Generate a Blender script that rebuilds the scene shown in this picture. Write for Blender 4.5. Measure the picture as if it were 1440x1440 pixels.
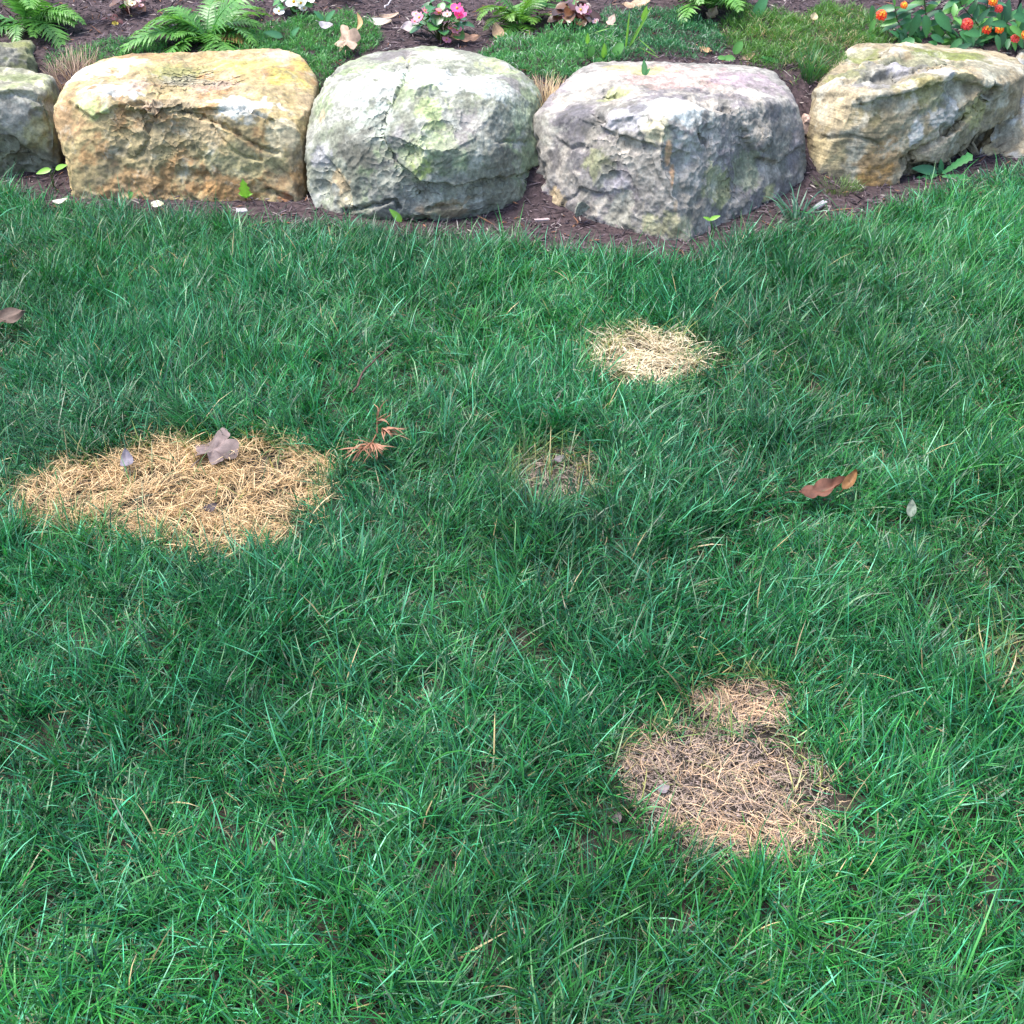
import bpy, bmesh, math, random
import numpy as np
from mathutils import Vector, Matrix, Euler

R = math.radians
SC = bpy.context.scene
COL = SC.collection
for o in list(bpy.data.objects):
    bpy.data.objects.remove(o)

# ------------------------------------------------------------------ camera, sky, sun, exposure
CAM_H, PITCH, FOV = 1.5, R(37), R(48)
TANH = math.tan(FOV / 2)
cam = bpy.data.cameras.new('camera')
cam_ob = bpy.data.objects.new('camera', cam)
COL.objects.link(cam_ob)
cam_ob.location = (0, 0, CAM_H)
cam_ob.rotation_euler = (R(90) - PITCH, 0, 0)
cam.sensor_fit = 'HORIZONTAL'
cam.angle = FOV
cam.clip_start = 0.02
cam.clip_end = 400
SC.camera = cam_ob

TO_SUN = Vector((-0.38, 0.06, 0.92)).normalized()
SUN_EL = math.asin(TO_SUN.z)
SUN_AZ = math.atan2(TO_SUN.x, TO_SUN.y)
world = bpy.data.worlds.new('World')
SC.world = world
world.use_nodes = True
wn = world.node_tree.nodes
sky = wn.new('ShaderNodeTexSky')
sky.sky_type = 'NISHITA'
sky.sun_disc = False
sky.sun_elevation = SUN_EL
sky.sun_rotation = SUN_AZ
sky.dust_density = 2.0
bg = wn['Background']
bg.inputs['Strength'].default_value = 0.115
world.node_tree.links.new(sky.outputs['Color'], bg.inputs['Color'])

sun = bpy.data.lights.new('sun', 'SUN')
sun.energy = 2.0
sun.angle = R(24)
sun.color = (1.0, 0.97, 0.93)
sun_ob = bpy.data.objects.new('sun', sun)
COL.objects.link(sun_ob)
sun_ob.rotation_euler = TO_SUN.to_track_quat('Z', 'Y').to_euler()
sun_ob.location = TO_SUN * 20

SC.view_settings.view_transform = 'Standard'
SC.view_settings.look = 'None'
SC.view_settings.gamma = 1
SC.view_settings.use_curve_mapping = False
SC.view_settings.exposure = 1.95

rng = np.random.default_rng(7)
random.seed(7)

# ------------------------------------------------------------------ geometry of the view (pixels of the 1440 photograph -> places)
CP, SP = math.cos(PITCH), math.sin(PITCH)

def ray(px, py):
    u = (px - 720) / 720 * TANH
    v = (720 - py) / 720 * TANH
    return np.array([u, CP + v * SP, -SP + v * CP])

def at_z(px, py, z=0.0):
    d = ray(px, py)
    return np.array([0, 0, CAM_H]) + d * ((z - CAM_H) / d[2])

def at_y(px, py, Y):
    d = ray(px, py)
    return np.array([0, 0, CAM_H]) + d * (Y / d[1])

def to_px(P):
    P = np.atleast_2d(P)
    x, y, z = P[:, 0], P[:, 1], P[:, 2] - CAM_H
    dep = y * CP - z * SP
    up = y * SP + z * CP
    return 720 + x / dep / TANH * 720, 720 - up / dep / TANH * 720, dep

# lawn edge: y as a function of x
_e = [(-260, 262), (0, 258), (60, 268), (130, 284), (220, 288), (300, 296), (440, 306), (520, 312), (600, 318), (690, 332), (760, 340), (860, 348),
      (960, 352), (1020, 335), (1080, 312), (1140, 300), (1200, 298), (1260, 282), (1320, 258), (1380, 240), (1440, 228), (1600, 215)]
_ep = np.array([at_z(a, b, 0.03) for a, b in _e])
_o = np.argsort(_ep[:, 0])
EX, EY = _ep[_o, 0], _ep[_o, 1]

def edge(x):
    return np.interp(x, EX, EY)

def sstep(a, b, t):
    t = np.clip((t - a) / (b - a), 0, 1)
    return t * t * (3 - 2 * t)

# ------------------------------------------------------------------ noise (numpy)
_prm = np.random.default_rng(3).permutation(512)
_prm = np.concatenate([_prm, _prm, _prm])
_gr = np.random.default_rng(4).normal(size=(512, 3))
_gr /= np.linalg.norm(_gr, axis=1)[:, None]

def pnoise(P):
    P = np.asarray(P, float)
    I = np.floor(P).astype(int)
    F = P - I
    U = F * F * F * (F * (F * 6 - 15) + 10)
    I = I % 512
    out = 0
    for dx in (0, 1):
        wx = U[:, 0] if dx else 1 - U[:, 0]
        for dy in (0, 1):
            wy = U[:, 1] if dy else 1 - U[:, 1]
            for dz in (0, 1):
                wz = U[:, 2] if dz else 1 - U[:, 2]
                h = _prm[_prm[_prm[I[:, 0] + dx] + I[:, 1] + dy] + I[:, 2] + dz]
                g = _gr[h]
                out = out + wx * wy * wz * (g[:, 0] * (F[:, 0] - dx) + g[:, 1] * (F[:, 1] - dy) + g[:, 2] * (F[:, 2] - dz))
    return out * 1.5

def fbm(P, octv=4, gain=0.5):
    a, s, f = 1.0, 0, 1.0
    for k in range(octv):
        s = s + a * pnoise(np.asarray(P) * f + k * 17.3)
        a *= gain
        f *= 2.03
    return s

def ridged(P, octv=3):
    a, s, f = 1.0, 0, 1.0
    for k in range(octv):
        s = s + a * (1 - np.abs(pnoise(np.asarray(P) * f + k * 9.1)) * 2)
        a *= 0.5
        f *= 2.1
    return s

def n2(x, y, sc, off=0.0, octv=2):
    return fbm(np.stack([x * sc + off, y * sc - off * 1.7, np.full_like(x, off * 3.1 + 0.37)], 1), octv)

# the ground under everything: flat lawn, then the bank behind the boulders
def bed_z(x, y):
    x = np.asarray(x, float)
    y = np.asarray(y, float)
    s = y - edge(x)
    z = 0.27 * sstep(0.22, 0.78, s) + 0.10 * np.clip(s - 0.75, 0, 8)
    und = pnoise(np.stack([x * 5, y * 5, x * 0 + 2.2], 1)) * 0.012 * sstep(0.1, 0.5, s) if x.ndim else 0
    return z + und

def at_bed(px, py):
    d = ray(px, py)
    t = 2.0
    for _ in range(4000):
        p = np.array([0, 0, CAM_H]) + d * t
        if p[2] <= float(bed_z(p[0:1], p[1:2])[0]):
            return p
        t += 0.003
    return p

# ------------------------------------------------------------------ mesh and object helpers
def set_props(o, label=None, cat=None, group=None, kind=None):
    if label: o['label'] = label
    if cat: o['category'] = cat
    if group: o['group'] = group
    if kind: o['kind'] = kind
    return o

def link(name, me, parent=None):
    o = bpy.data.objects.new(name, me)
    COL.objects.link(o)
    if parent: o.parent = parent
    return o

def empty(name, loc, label, cat, group=None):
    o = bpy.data.objects.new(name, None)
    o.empty_display_size = 0.05
    COL.objects.link(o)
    o.location = Vector([float(c) for c in loc])
    return set_props(o, label, cat, group)

def np_mesh(name, V, quads, tris, C, mat, smooth=True):
    """mesh from numpy arrays; C = per-vertex linear colour (n,3)"""
    me = bpy.data.meshes.new(name)
    nq, nt = len(quads), len(tris)
    me.vertices.add(len(V))
    me.vertices.foreach_set('co', np.ascontiguousarray(V, np.float32).ravel())
    lv = np.concatenate([np.asarray(quads, np.int32).ravel(), np.asarray(tris, np.int32).ravel()]).astype(np.int32)
    me.loops.add(len(lv))
    me.loops.foreach_set('vertex_index', lv)
    me.polygons.add(nq + nt)
    ls = np.concatenate([np.arange(nq) * 4, nq * 4 + np.arange(nt) * 3]).astype(np.int32)
    me.polygons.foreach_set('loop_start', ls)
    me.update(calc_edges=True)
    me.polygons.foreach_set('use_smooth', np.full(nq + nt, smooth, bool))
    if C is not None:
        at = me.attributes.new('Col', 'FLOAT_COLOR', 'POINT')
        at.data.foreach_set('color', np.concatenate([np.clip(C, 0, 1), np.ones((len(V), 1))], 1).astype(np.float32).ravel())
    me.materials.append(mat)
    return me

class MB:
    """small mesh builder: verts, faces, colours"""
    def __init__(s):
        s.v, s.f, s.c = [], [], []
    def add(s, verts, faces, col):
        b = len(s.v)
        s.v += [tuple(map(float, p)) for p in verts]
        s.f += [tuple(b + i for i in f) for f in faces]
        if np.ndim(col) == 1:
            s.c += [tuple(col)] * len(verts)
        else:
            s.c += [tuple(c) for c in col]
    def tube(s, pts, rad, col, n=5):
        pts = [Vector(p) for p in pts]
        vs, fs = [], []
        for i, p in enumerate(pts):
            t = (pts[min(i + 1, len(pts) - 1)] - pts[max(i - 1, 0)]).normalized()
            a = t.orthogonal().normalized()
            b = t.cross(a)
            r = rad[i] if hasattr(rad, '__len__') else rad
            for k in range(n):
                w = 2 * math.pi * k / n
                vs.append(p + (a * math.cos(w) + b * math.sin(w)) * r)
        for i in range(len(pts) - 1):
            for k in range(n):
                fs.append((i * n + k, i * n + (k + 1) % n, (i + 1) * n + (k + 1) % n, (i + 1) * n + k))
        fs.append(tuple(reversed(range(n))))
        fs.append(tuple(range((len(pts) - 1) * n, len(pts) * n)))
        s.add(vs, fs, col)
    def mesh(s, name, mat, smooth=True):
        me = bpy.data.meshes.new(name)
        me.from_pydata(s.v, [], s.f)
        me.update()
        at = me.attributes.new('Col', 'FLOAT_COLOR', 'POINT')
        at.data.foreach_set('color', [x for c in s.c for x in (c[0], c[1], c[2], 1)])
        me.polygons.foreach_set('use_smooth', [smooth] * len(me.polygons))
        me.materials.append(mat)
        return me

# ------------------------------------------------------------------ materials
def base_mat(name):
    m = bpy.data.materials.new(name)
    m.use_nodes = True
    nt = m.node_tree
    return m, nt, nt.nodes['Principled BSDF'], nt.nodes['Material Output']

def nd(nt, typ, **kw):
    n = nt.nodes.new(typ)
    for k, v in kw.items():
        setattr(n, k, v)
    return n

def vary(nt, col_out, scale, lo, hi, detail=4, coord=None):
    """multiply a colour by noise between lo and hi"""
    nz = nd(nt, 'ShaderNodeTexNoise')
    nz.inputs['Scale'].default_value = scale
    nz.inputs['Detail'].default_value = detail
    mp = nd(nt, 'ShaderNodeMapRange')
    mp.inputs['From Min'].default_value = 0.3
    mp.inputs['From Max'].default_value = 0.7
    mp.inputs['To Min'].default_value = lo
    mp.inputs['To Max'].default_value = hi
    mx = nd(nt, 'ShaderNodeMix', data_type='RGBA', blend_type='MULTIPLY')
    mx.inputs[0].default_value = 1
    nt.links.new((coord or nd(nt, 'ShaderNodeNewGeometry').outputs['Position']), nz.inputs['Vector'])
    nt.links.new(nz.outputs['Fac'], mp.inputs['Value'])
    nt.links.new(col_out, mx.inputs[6])
    nt.links.new(mp.outputs[0], mx.inputs[7])
    return mx.outputs[2], nz

def leaf_mat(name, rough=0.45, transl=0.3, spec=0.5, nscale=60, lo=0.8, hi=1.2):
    m, nt, pb, out = base_mat(name)
    at = nd(nt, 'ShaderNodeAttribute', attribute_name='Col')
    c = at.outputs['Color']
    if nscale:
        tc = nd(nt, 'ShaderNodeTexCoord').outputs['Object']
        c, _ = vary(nt, c, nscale, lo, hi, 2, tc)
    nt.links.new(c, pb.inputs['Base Color'])
    pb.inputs['Roughness'].default_value = rough
    pb.inputs['Specular IOR Level'].default_value = spec
    if transl:
        tr = nd(nt, 'ShaderNodeBsdfTranslucent')
        bs = nd(nt, 'ShaderNodeMix', data_type='RGBA', blend_type='MULTIPLY')
        bs.inputs[0].default_value = 1
        bs.inputs[7].default_value = (1.7, 1.6, 1.2, 1)
        nt.links.new(c, bs.inputs[6])
        nt.links.new(bs.outputs[2], tr.inputs['Color'])
        ms = nd(nt, 'ShaderNodeMixShader')
        ms.inputs[0].default_value = transl
        nt.links.new(pb.outputs[0], ms.inputs[1])
        nt.links.new(tr.outputs[0], ms.inputs[2])
        nt.links.new(ms.outputs[0], out.inputs['Surface'])
    return m

M_GRASS = leaf_mat('grass_blade', 0.45, 0.21, 0.6, 0)
M_STRAW = leaf_mat('straw', 0.6, 0.12, 0.3, 0)
M_LEAF = leaf_mat('green_leaf', 0.42, 0.28, 0.5, 70, 0.75, 1.2)
M_GLOSSY = leaf_mat('glossy_leaf', 0.32, 0.2, 0.6, 50, 0.8, 1.2)
M_PETAL = leaf_mat('petal', 0.5, 0.35, 0.3, 90, 0.85, 1.1)
M_DRY = leaf_mat('dry_leaf', 0.65, 0.15, 0.3, 45, 0.6, 1.3)
M_CHIP = leaf_mat('bark_chip', 0.85, 0, 0.25, 120, 0.6, 1.3)

def soil_mat(name, a, b, sc):
    m, nt, pb, out = base_mat(name)
    geo = nd(nt, 'ShaderNodeNewGeometry').outputs['Position']
    nz = nd(nt, 'ShaderNodeTexNoise')
    nz.inputs['Scale'].default_value = sc
    nz.inputs['Detail'].default_value = 8
    nz.inputs['Roughness'].default_value = 0.7
    nt.links.new(geo, nz.inputs['Vector'])
    rp = nd(nt, 'ShaderNodeValToRGB')
    rp.color_ramp.elements[0].position = 0.35
    rp.color_ramp.elements[0].color = (*a, 1)
    rp.color_ramp.elements[1].position = 0.68
    rp.color_ramp.elements[1].color = (*b, 1)
    nt.links.new(nz.outputs['Fac'], rp.inputs['Fac'])
    nt.links.new(rp.outputs['Color'], pb.inputs['Base Color'])
    pb.inputs['Roughness'].default_value = 0.95
    pb.inputs['Specular IOR Level'].default_value = 0.15
    bp = nd(nt, 'ShaderNodeBump')
    bp.inputs['Strength'].default_value = 0.8
    bp.inputs['Distance'].default_value = 0.012
    nt.links.new(nz.outputs['Fac'], bp.inputs['Height'])
    nt.links.new(bp.outputs['Normal'], pb.inputs['Normal'])
    return m

M_SOIL = soil_mat('lawn_soil', (0.02, 0.017, 0.014), (0.052, 0.043, 0.035), 38)
M_MULCH = soil_mat('mulch_soil', (0.022, 0.016, 0.018), (0.10, 0.07, 0.072), 45)

def rock_mat(name, beds=None):
    m, nt, pb, out = base_mat(name)
    at = nd(nt, 'ShaderNodeAttribute', attribute_name='Col')
    tc = nd(nt, 'ShaderNodeTexCoord').outputs['Object']
    c, nz = vary(nt, at.outputs['Color'], 26, 0.58, 1.4, 10, tc)
    nz.inputs['Roughness'].default_value = 0.65
    c, nz2 = vary(nt, c, 110, 0.74, 1.24, 6, tc)
    # dark pitting and lichen specks
    vo = nd(nt, 'ShaderNodeTexNoise')
    vo.inputs['Scale'].default_value = 75
    vo.inputs['Detail'].default_value = 3
    nt.links.new(tc, vo.inputs['Vector'])
    mp = nd(nt, 'ShaderNodeMapRange')
    mp.inputs['From Min'].default_value = 0.63
    mp.inputs['From Max'].default_value = 0.74
    mp.inputs['To Max'].default_value = 0.35
    nt.links.new(vo.outputs['Fac'], mp.inputs['Value'])
    mx = nd(nt, 'ShaderNodeMix', data_type='RGBA')
    mx.inputs[7].default_value = (0.07, 0.065, 0.06, 1)
    nt.links.new(mp.outputs[0], mx.inputs[0])
    nt.links.new(c, mx.inputs[6])
    c = mx.outputs[2]
    # weather stains: ragged darker film, and pale lichen crust
    for (sc_, lo_, hi_, amt_, stain, off_) in ((7.0, 0.49, 0.60, 0.45, (0.085, 0.08, 0.06, 1), 0.0), (16.0, 0.52, 0.64, 0.5, (0.10, 0.095, 0.075, 1), 3.0), (11.0, 0.56, 0.66, 0.4, (0.56, 0.54, 0.44, 1), 7.0)):
        ad = nd(nt, 'ShaderNodeVectorMath', operation='ADD')
        ad.inputs[1].default_value = (off_, off_, off_)
        nt.links.new(tc, ad.inputs[0])
        n1 = nd(nt, 'ShaderNodeTexNoise')
        n1.inputs['Scale'].default_value = sc_
        n1.inputs['Detail'].default_value = 12
        n1.inputs['Roughness'].default_value = 0.72
        n1.inputs['Distortion'].default_value = 0.4
        nt.links.new(ad.outputs[0], n1.inputs['Vector'])
        m1 = nd(nt, 'ShaderNodeMapRange')
        m1.inputs['From Min'].default_value = lo_
        m1.inputs['From Max'].default_value = hi_
        m1.inputs['To Max'].default_value = amt_
        nt.links.new(n1.outputs['Fac'], m1.inputs['Value'])
        x1 = nd(nt, 'ShaderNodeMix', data_type='RGBA')
        x1.inputs[7].default_value = stain
        nt.links.new(m1.outputs[0], x1.inputs[0])
        nt.links.new(c, x1.inputs[6])
        c = x1.outputs[2]
    nt.links.new(c, pb.inputs['Base Color'])
    pb.inputs['Roughness'].default_value = 0.85
    pb.inputs['Specular IOR Level'].default_value = 0.3
    b1 = nd(nt, 'ShaderNodeBump')
    b1.inputs['Strength'].default_value = 0.45
    b1.inputs['Distance'].default_value = 0.012
    nt.links.new(nz.outputs['Fac'], b1.inputs['Height'])
    b2 = nd(nt, 'ShaderNodeBump')
    b2.inputs['Strength'].default_value = 0.35
    b2.inputs['Distance'].default_value = 0.003
    nt.links.new(nz2.outputs['Fac'], b2.inputs['Height'])
    nt.links.new(b1.outputs['Normal'], b2.inputs['Normal'])
    if beds:
        mpn = nd(nt, 'ShaderNodeMapping')
        mpn.inputs['Rotation'].default_value = beds
        mpn.inputs['Scale'].default_value = (5, 5, 95)
        nt.links.new(tc, mpn.inputs['Vector'])
        n3 = nd(nt, 'ShaderNodeTexNoise')
        n3.inputs['Scale'].default_value = 1.0
        n3.inputs['Detail'].default_value = 6
        n3.inputs['Distortion'].default_value = 0.2
        nt.links.new(mpn.outputs[0], n3.inputs['Vector'])
        b3 = nd(nt, 'ShaderNodeBump')
        b3.inputs['Strength'].default_value = 0.4
        b3.inputs['Distance'].default_value = 0.008
        nt.links.new(n3.outputs['Fac'], b3.inputs['Height'])
        nt.links.new(b2.outputs['Normal'], b3.inputs['Normal'])
        b2 = b3
    nt.links.new(b2.outputs['Normal'], pb.inputs['Normal'])
    return m

M_ROCK = rock_mat('sandstone')
M_BEDDED = rock_mat('bedded_sandstone', (R(12), R(-18), 0))
m, nt, pb, _ = base_mat('black_metal')
c0 = nd(nt, 'ShaderNodeRGB'); c0.outputs[0].default_value = (0.02, 0.02, 0.022, 1)
cc, _z = vary(nt, c0.outputs[0], 60, 0.7, 1.4, 3)
nt.links.new(cc, pb.inputs['Base Color'])
pb.inputs['Roughness'].default_value = 0.5
M_BLACK = m

# ------------------------------------------------------------------ ground
def grid_sheet(xs, ys, zf):
    X, Y = np.meshgrid(xs, ys, indexing='ij')
    x, y = X.ravel(), Y.ravel()
    V = np.stack([x, y, zf(x, y)], 1)
    nx, ny = len(xs), len(ys)
    i = (np.arange(nx - 1)[:, None] * ny + np.arange(ny - 1)[None, :]).ravel()
    Q = np.stack([i, i + ny, i + ny + 1, i + 1], 1)
    return V, Q

xs = np.concatenate([[-80, -40, -20, -10, -6, -4.5], np.linspace(-3.5, 3.5, 71), [4.5, 6, 10, 20, 40, 80]])
ys = np.concatenate([[-80, -30, -10, -3, -1], np.linspace(0, 6.0, 60), [7, 9, 14, 30, 80]])
V, Q = grid_sheet(xs, ys, lambda x, y: np.full_like(x, -0.012))
o = link('ground', np_mesh('ground', V, Q, np.zeros((0, 3), int), None, M_SOIL))
set_props(o, 'bare soil under the lawn', None, None, 'structure')

tt = np.concatenate([np.linspace(-0.12, 1.0, 45), np.linspace(1.05, 2.4, 40), [3, 4, 6, 10, 20, 60]])
X, T = np.meshgrid(np.concatenate([[-60, -25, -10, -6, -4.5], np.linspace(-3.6, 3.6, 145), [4.5, 6, 10, 25, 60]]), tt, indexing='ij')
x, y = X.ravel(), (edge(X) + T).ravel()
z = bed_z(x, y) + np.where(T.ravel() < -0.06, -0.03, 0.0)
nx, ny = X.shape
i = (np.arange(nx - 1)[:, None] * ny + np.arange(ny - 1)[None, :]).ravel()
Q = np.stack([i, i + ny, i + ny + 1, i + 1], 1)
o = link('flower_bed', np_mesh('flower_bed', np.stack([x, y, z], 1), Q, np.zeros((0, 3), int), None, M_MULCH))
set_props(o, 'dark mulched flower bed rising behind the boulders', None, None, 'structure')

# ------------------------------------------------------------------ boulders
_ico = None
def icosphere(n=6):
    global _ico
    if _ico is None:
        bm = bmesh.new()
        bmesh.ops.create_icosphere(bm, subdivisions=n + 1, radius=1)
        bm.verts.ensure_lookup_table()
        D = np.array([v.co[:] for v in bm.verts])
        F = np.array([[v.index for v in f.verts] for f in bm.faces])
        bm.free()
        _ico = (D / np.linalg.norm(D, axis=1)[:, None], F)
    return _ico

def ico_dense():
    # every face of an icosphere cut into nine
    D, F = ico_small(6)
    a, b, c = D[F[:, 0]], D[F[:, 1]], D[F[:, 2]]
    idx, P = {}, []
    for i in range(4):
        for j in range(4 - i):
            idx[(i, j)] = len(P)
            P.append((a * (3 - i - j) + b * i + c * j) / 3)
    n = len(P)
    V = np.stack(P, 1).reshape(-1, 3)
    T = []
    for i in range(3):
        for j in range(3 - i):
            T.append((idx[(i, j)], idx[(i + 1, j)], idx[(i, j + 1)]))
            if i + j < 2:
                T.append((idx[(i + 1, j)], idx[(i + 1, j + 1)], idx[(i, j + 1)]))
    T = (np.arange(len(F))[:, None, None] * n + np.array(T)[None]).reshape(-1, 3)
    key = np.round(V * 1e5).astype(np.int64)
    _, first, inv = np.unique(key, axis=0, return_index=True, return_inverse=True)
    V = V[first]
    return V / np.linalg.norm(V, axis=1)[:, None], inv.reshape(-1)[T]

def ico_small(n):
    bm = bmesh.new()
    bmesh.ops.create_icosphere(bm, subdivisions=n, radius=1)
    D = np.array([v.co[:] for v in bm.verts])
    F = np.array([[v.index for v in f.verts] for f in bm.faces])
    bm.free()
    return D / np.linalg.norm(D, axis=1)[:, None], F

def hull_planes(pts):
    bm = bmesh.new()
    for p in pts:
        bm.verts.new([float(c) for c in p])
    bmesh.ops.convex_hull(bm, input=bm.verts)
    bmesh.ops.recalc_face_normals(bm, faces=bm.faces)
    out = []
    for f in sorted(bm.faces, key=lambda f: -f.calc_area()):
        n, h = np.array(f.normal[:]), float(f.normal.dot(f.verts[0].co))
        if f.calc_area() < 1e-7:
            continue
        if any(n @ a > math.cos(R(6)) for a, _ in out):
            continue
        out.append((n, h))
    bm.free()
    return np.array([a for a, _ in out]), np.array([h for _, h in out])

def vnormals(V, F):
    fn = np.cross(V[F[:, 1]] - V[F[:, 0]], V[F[:, 2]] - V[F[:, 0]])
    N = np.zeros_like(V)
    for k in range(3):
        np.add.at(N, F[:, k], fn)
    return N / (np.linalg.norm(N, axis=1)[:, None] + 1e-12)

def seg_dist(px, py, poly):
    """pixel distance to a polyline, and the side (+ below or right of its direction)"""
    best = np.full(len(px), 1e9)
    side = np.zeros(len(px))
    for (x0, y0), (x1, y1) in zip(poly[:-1], poly[1:]):
        dx, dy = x1 - x0, y1 - y0
        t = np.clip(((px - x0) * dx + (py - y0) * dy) / (dx * dx + dy * dy), 0, 1)
        d = np.hypot(px - x0 - t * dx, py - y0 - t * dy)
        cr = dx * (py - y0) - dy * (px - x0)
        m = d < best
        best[m] = d[m]
        side[m] = np.sign(cr[m])
    return best, side

def boulder(label, pts, seed, base, pn=16, low=0.02, chip=0.012, cut=0.028, cuts=40, ridge=0.0022, fine=0.0019, cells=50,
            strata=None, dents=(), cracks=(), ledges=(), paints=(), small=0, dense=False, tone=0.92, group='boulders edging the lawn',
            name='boulder', cat='boulder'):
    rg = np.random.default_rng(seed)
    pts = np.array(pts)
    c = pts.mean(0)
    c = 0.5 * c + 0.5 * 0.5 * (pts.min(0) + pts.max(0))
    N, H = hull_planes(pts - c)
    D, F = (ico_dense() if dense else icosphere()) if not small else ico_small(small)
    f = np.array([0, -0.86, 0.5])
    D = D + 0.45 * f
    D /= np.linalg.norm(D, axis=1)[:, None]
    A = np.maximum(D @ N.T, 0) / np.maximum(H, 0.02)
    A = A ** pn
    r = A.sum(1) ** (-1.0 / pn)
    V = D * r[:, None]
    # fit the rounded solid back to the extent of its corner points
    for ax_ in range(3):
        lo_p, hi_p = (pts - c)[:, ax_].min(), (pts - c)[:, ax_].max()
        lo_v, hi_v = V[:, ax_].min(), V[:, ax_].max()
        V[:, ax_] = np.where(V[:, ax_] > 0, V[:, ax_] * hi_p / hi_v, V[:, ax_] * lo_p / lo_v)
    nn = A @ N
    nn /= np.linalg.norm(nn, axis=1)[:, None]
    sz = (pts.max(0) - pts.min(0)).mean()
    q = V + seed * 3.7
    warp = np.stack([fbm(q * 5 + 11, 3), fbm(q * 5 + 31, 3), fbm(q * 5 + 53, 3)], 1)
    wobc = fbm(q * 16 + 77, 3)
    V = V + nn * (low * fbm(q * 3.1, 3))[:, None]
    # broken planes: shallow flat cuts across corners and edges
    for _ in range(cuts):
        d = rg.normal(size=3)
        d[2] = abs(d[2]) * 0.8 - 0.1
        d[1] -= 0.5
        d /= np.linalg.norm(d)
        s_ = V @ d
        over = s_ - (s_.max() - rg.uniform(0.25, 1.0) * cut) + 0.0045 * wobc
        V = V - d[None] * np.maximum(over, 0)[:, None]
    # conchoidal chips: shallow bites with crisp rims
    for _ in range(cells):
        kk = rg.integers(len(V))
        Rr = rg.uniform(0.12, 0.6) if small in (0, 6) else rg.uniform(0.05, 0.15)
        dpt = rg.uniform(0.25, 1.0) * chip
        ce = V[kk] + nn[kk] * (Rr - dpt)
        dv = (V - ce) * (1 + 0.035 * wobc + 0.02 * warp[:, 0])[:, None]
        dd = np.linalg.norm(dv, axis=1)
        m_ = dd < Rr
        V[m_] = ce + (V[m_] - ce) * (Rr / dd[m_])[:, None]
    disp = ridge * (ridged(q * 9 + warp * 0.6, 3) - 1.1) + fine * fbm(q * 38, 3) + fine * 0.8 * fbm(q * 85, 2) + 0.0010 * ridged(q * np.array([14, 14, 30]) + warp, 3)
    # flakes: irregular terraces
    tz = fbm(q * 4.2 + 7, 3) * 3
    disp += 0.0035 * (np.floor(tz) + sstep(0.0, 0.25, tz - np.floor(tz)) - tz)
    if strata:
        ax, per, amp = strata
        ax = np.array(ax) / np.linalg.norm(ax)
        s = V @ ax / per + fbm(q * 3, 2) * 0.35
        fr = s - np.floor(s)
        h = np.array(rg.uniform(-1, 1, 4096))[np.floor(s).astype(int) % 4096]
        disp += amp * (h * 0.8 + (sstep(0, 0.15, fr) - fr) * 0.9) * (0.6 + 0.6 * fbm(q * 4 + 3, 2))
    V = V + nn * disp[:, None]
    W = V + c
    nrm = vnormals(W, F)
    PX, PY, dep = to_px(W)
    view = (W - np.array([0, 0, CAM_H]))
    view /= np.linalg.norm(view, axis=1)[:, None]
    front = np.einsum('ij,ij->i', nrm, view) < 0.15
    mpp = dep * TANH / 720            # metres per pixel
    mv = np.zeros(len(W))

    def pick(px, py):
        dd = (PX - px) ** 2 + (PY - py) ** 2 + np.where(front, 0, 1e6)
        cand = np.argsort(dd)[:12]
        return W[cand[dep[cand].argmin()]]
    wob = fbm(q * 9 + 2, 3)
    wob2 = fbm(q * 26 + 5, 3)
    for (px, py, rad, dpt) in dents:
        p = pick(px, py)
        d = np.linalg.norm(W - p, axis=1) * (1 + 0.35 * wob + 0.15 * wob2) / rad
        mv -= dpt * np.exp(-d ** 2 * 1.4)
    for (poly, wid, dpt) in cracks:
        d, sd = seg_dist(PX + wob * 5 + wob2 * 3, PY + wob2 * 4, poly)
        g = np.exp(-(d * mpp / wid) ** 2) * front
        mv -= dpt * g * (0.6 + 0.6 * np.clip(wob2 + 0.5, 0, 1))
    for (poly, run, dpt) in ledges:
        d, sd = seg_dist(PX + wob * 6 + wob2 * 2.5, PY + wob * 4 + wob2 * 2.5, poly)
        dm = d * mpp
        g = np.where(sd > 0, np.exp(-(dm / run)) * sstep(0, 0.007, dm), 0.0) * front
        mv -= dpt * g
    W = W + nrm * mv[:, None]
    # colour: stone tones, then lichen, moss, iron stains, and pale tops partly painted light
    cl = np.array([base[0]] * len(W), float)
    n_a = fbm(q * 4.3 + 21, 5, 0.6)
    n_b = fbm(q * 7.9 + 42, 5, 0.6)
    n_c = fbm(q * 20 + 63, 4, 0.65)
    for col, nf, lo_, hi_ in ((base[1], n_a, 0.0, 0.5), (base[2], n_b, 0.1, 0.55)):
        w = sstep(lo_, hi_, nf + 0.25 * n_c)[:, None]
        cl = cl * (1 - w) + np.array(col) * w
    for (px, py, rad, col, amt) in paints:
        p = pick(px, py)
        asp = 1.0
        if hasattr(rad, '__len__'):
            rad, asp = rad
        dv = W - p
        dv = dv * np.array([1 / asp, 1, 1])
        d = np.linalg.norm(dv, axis=1) / rad
        w = (amt * sstep(1.12, 0.70, d + 0.55 * n_b + 0.5 * n_c))[:, None]
        cl = cl * (1 - w) + np.array(col) * w
    cl *= (1 + 0.16 * n_c)[:, None]
    g0 = c.copy()
    g0[2] = 0
    me = np_mesh(name, W - g0, np.zeros((0, 4), int), F, cl * tone, M_BEDDED if strata else M_ROCK)
    o = link(name, me)
    o.location = Vector([float(a) for a in g0])
    return set_props(o, label, cat, group)

def under(pts, zs=-0.12):
    return [np.array([p[0], p[1], zs]) for p in pts]

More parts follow.
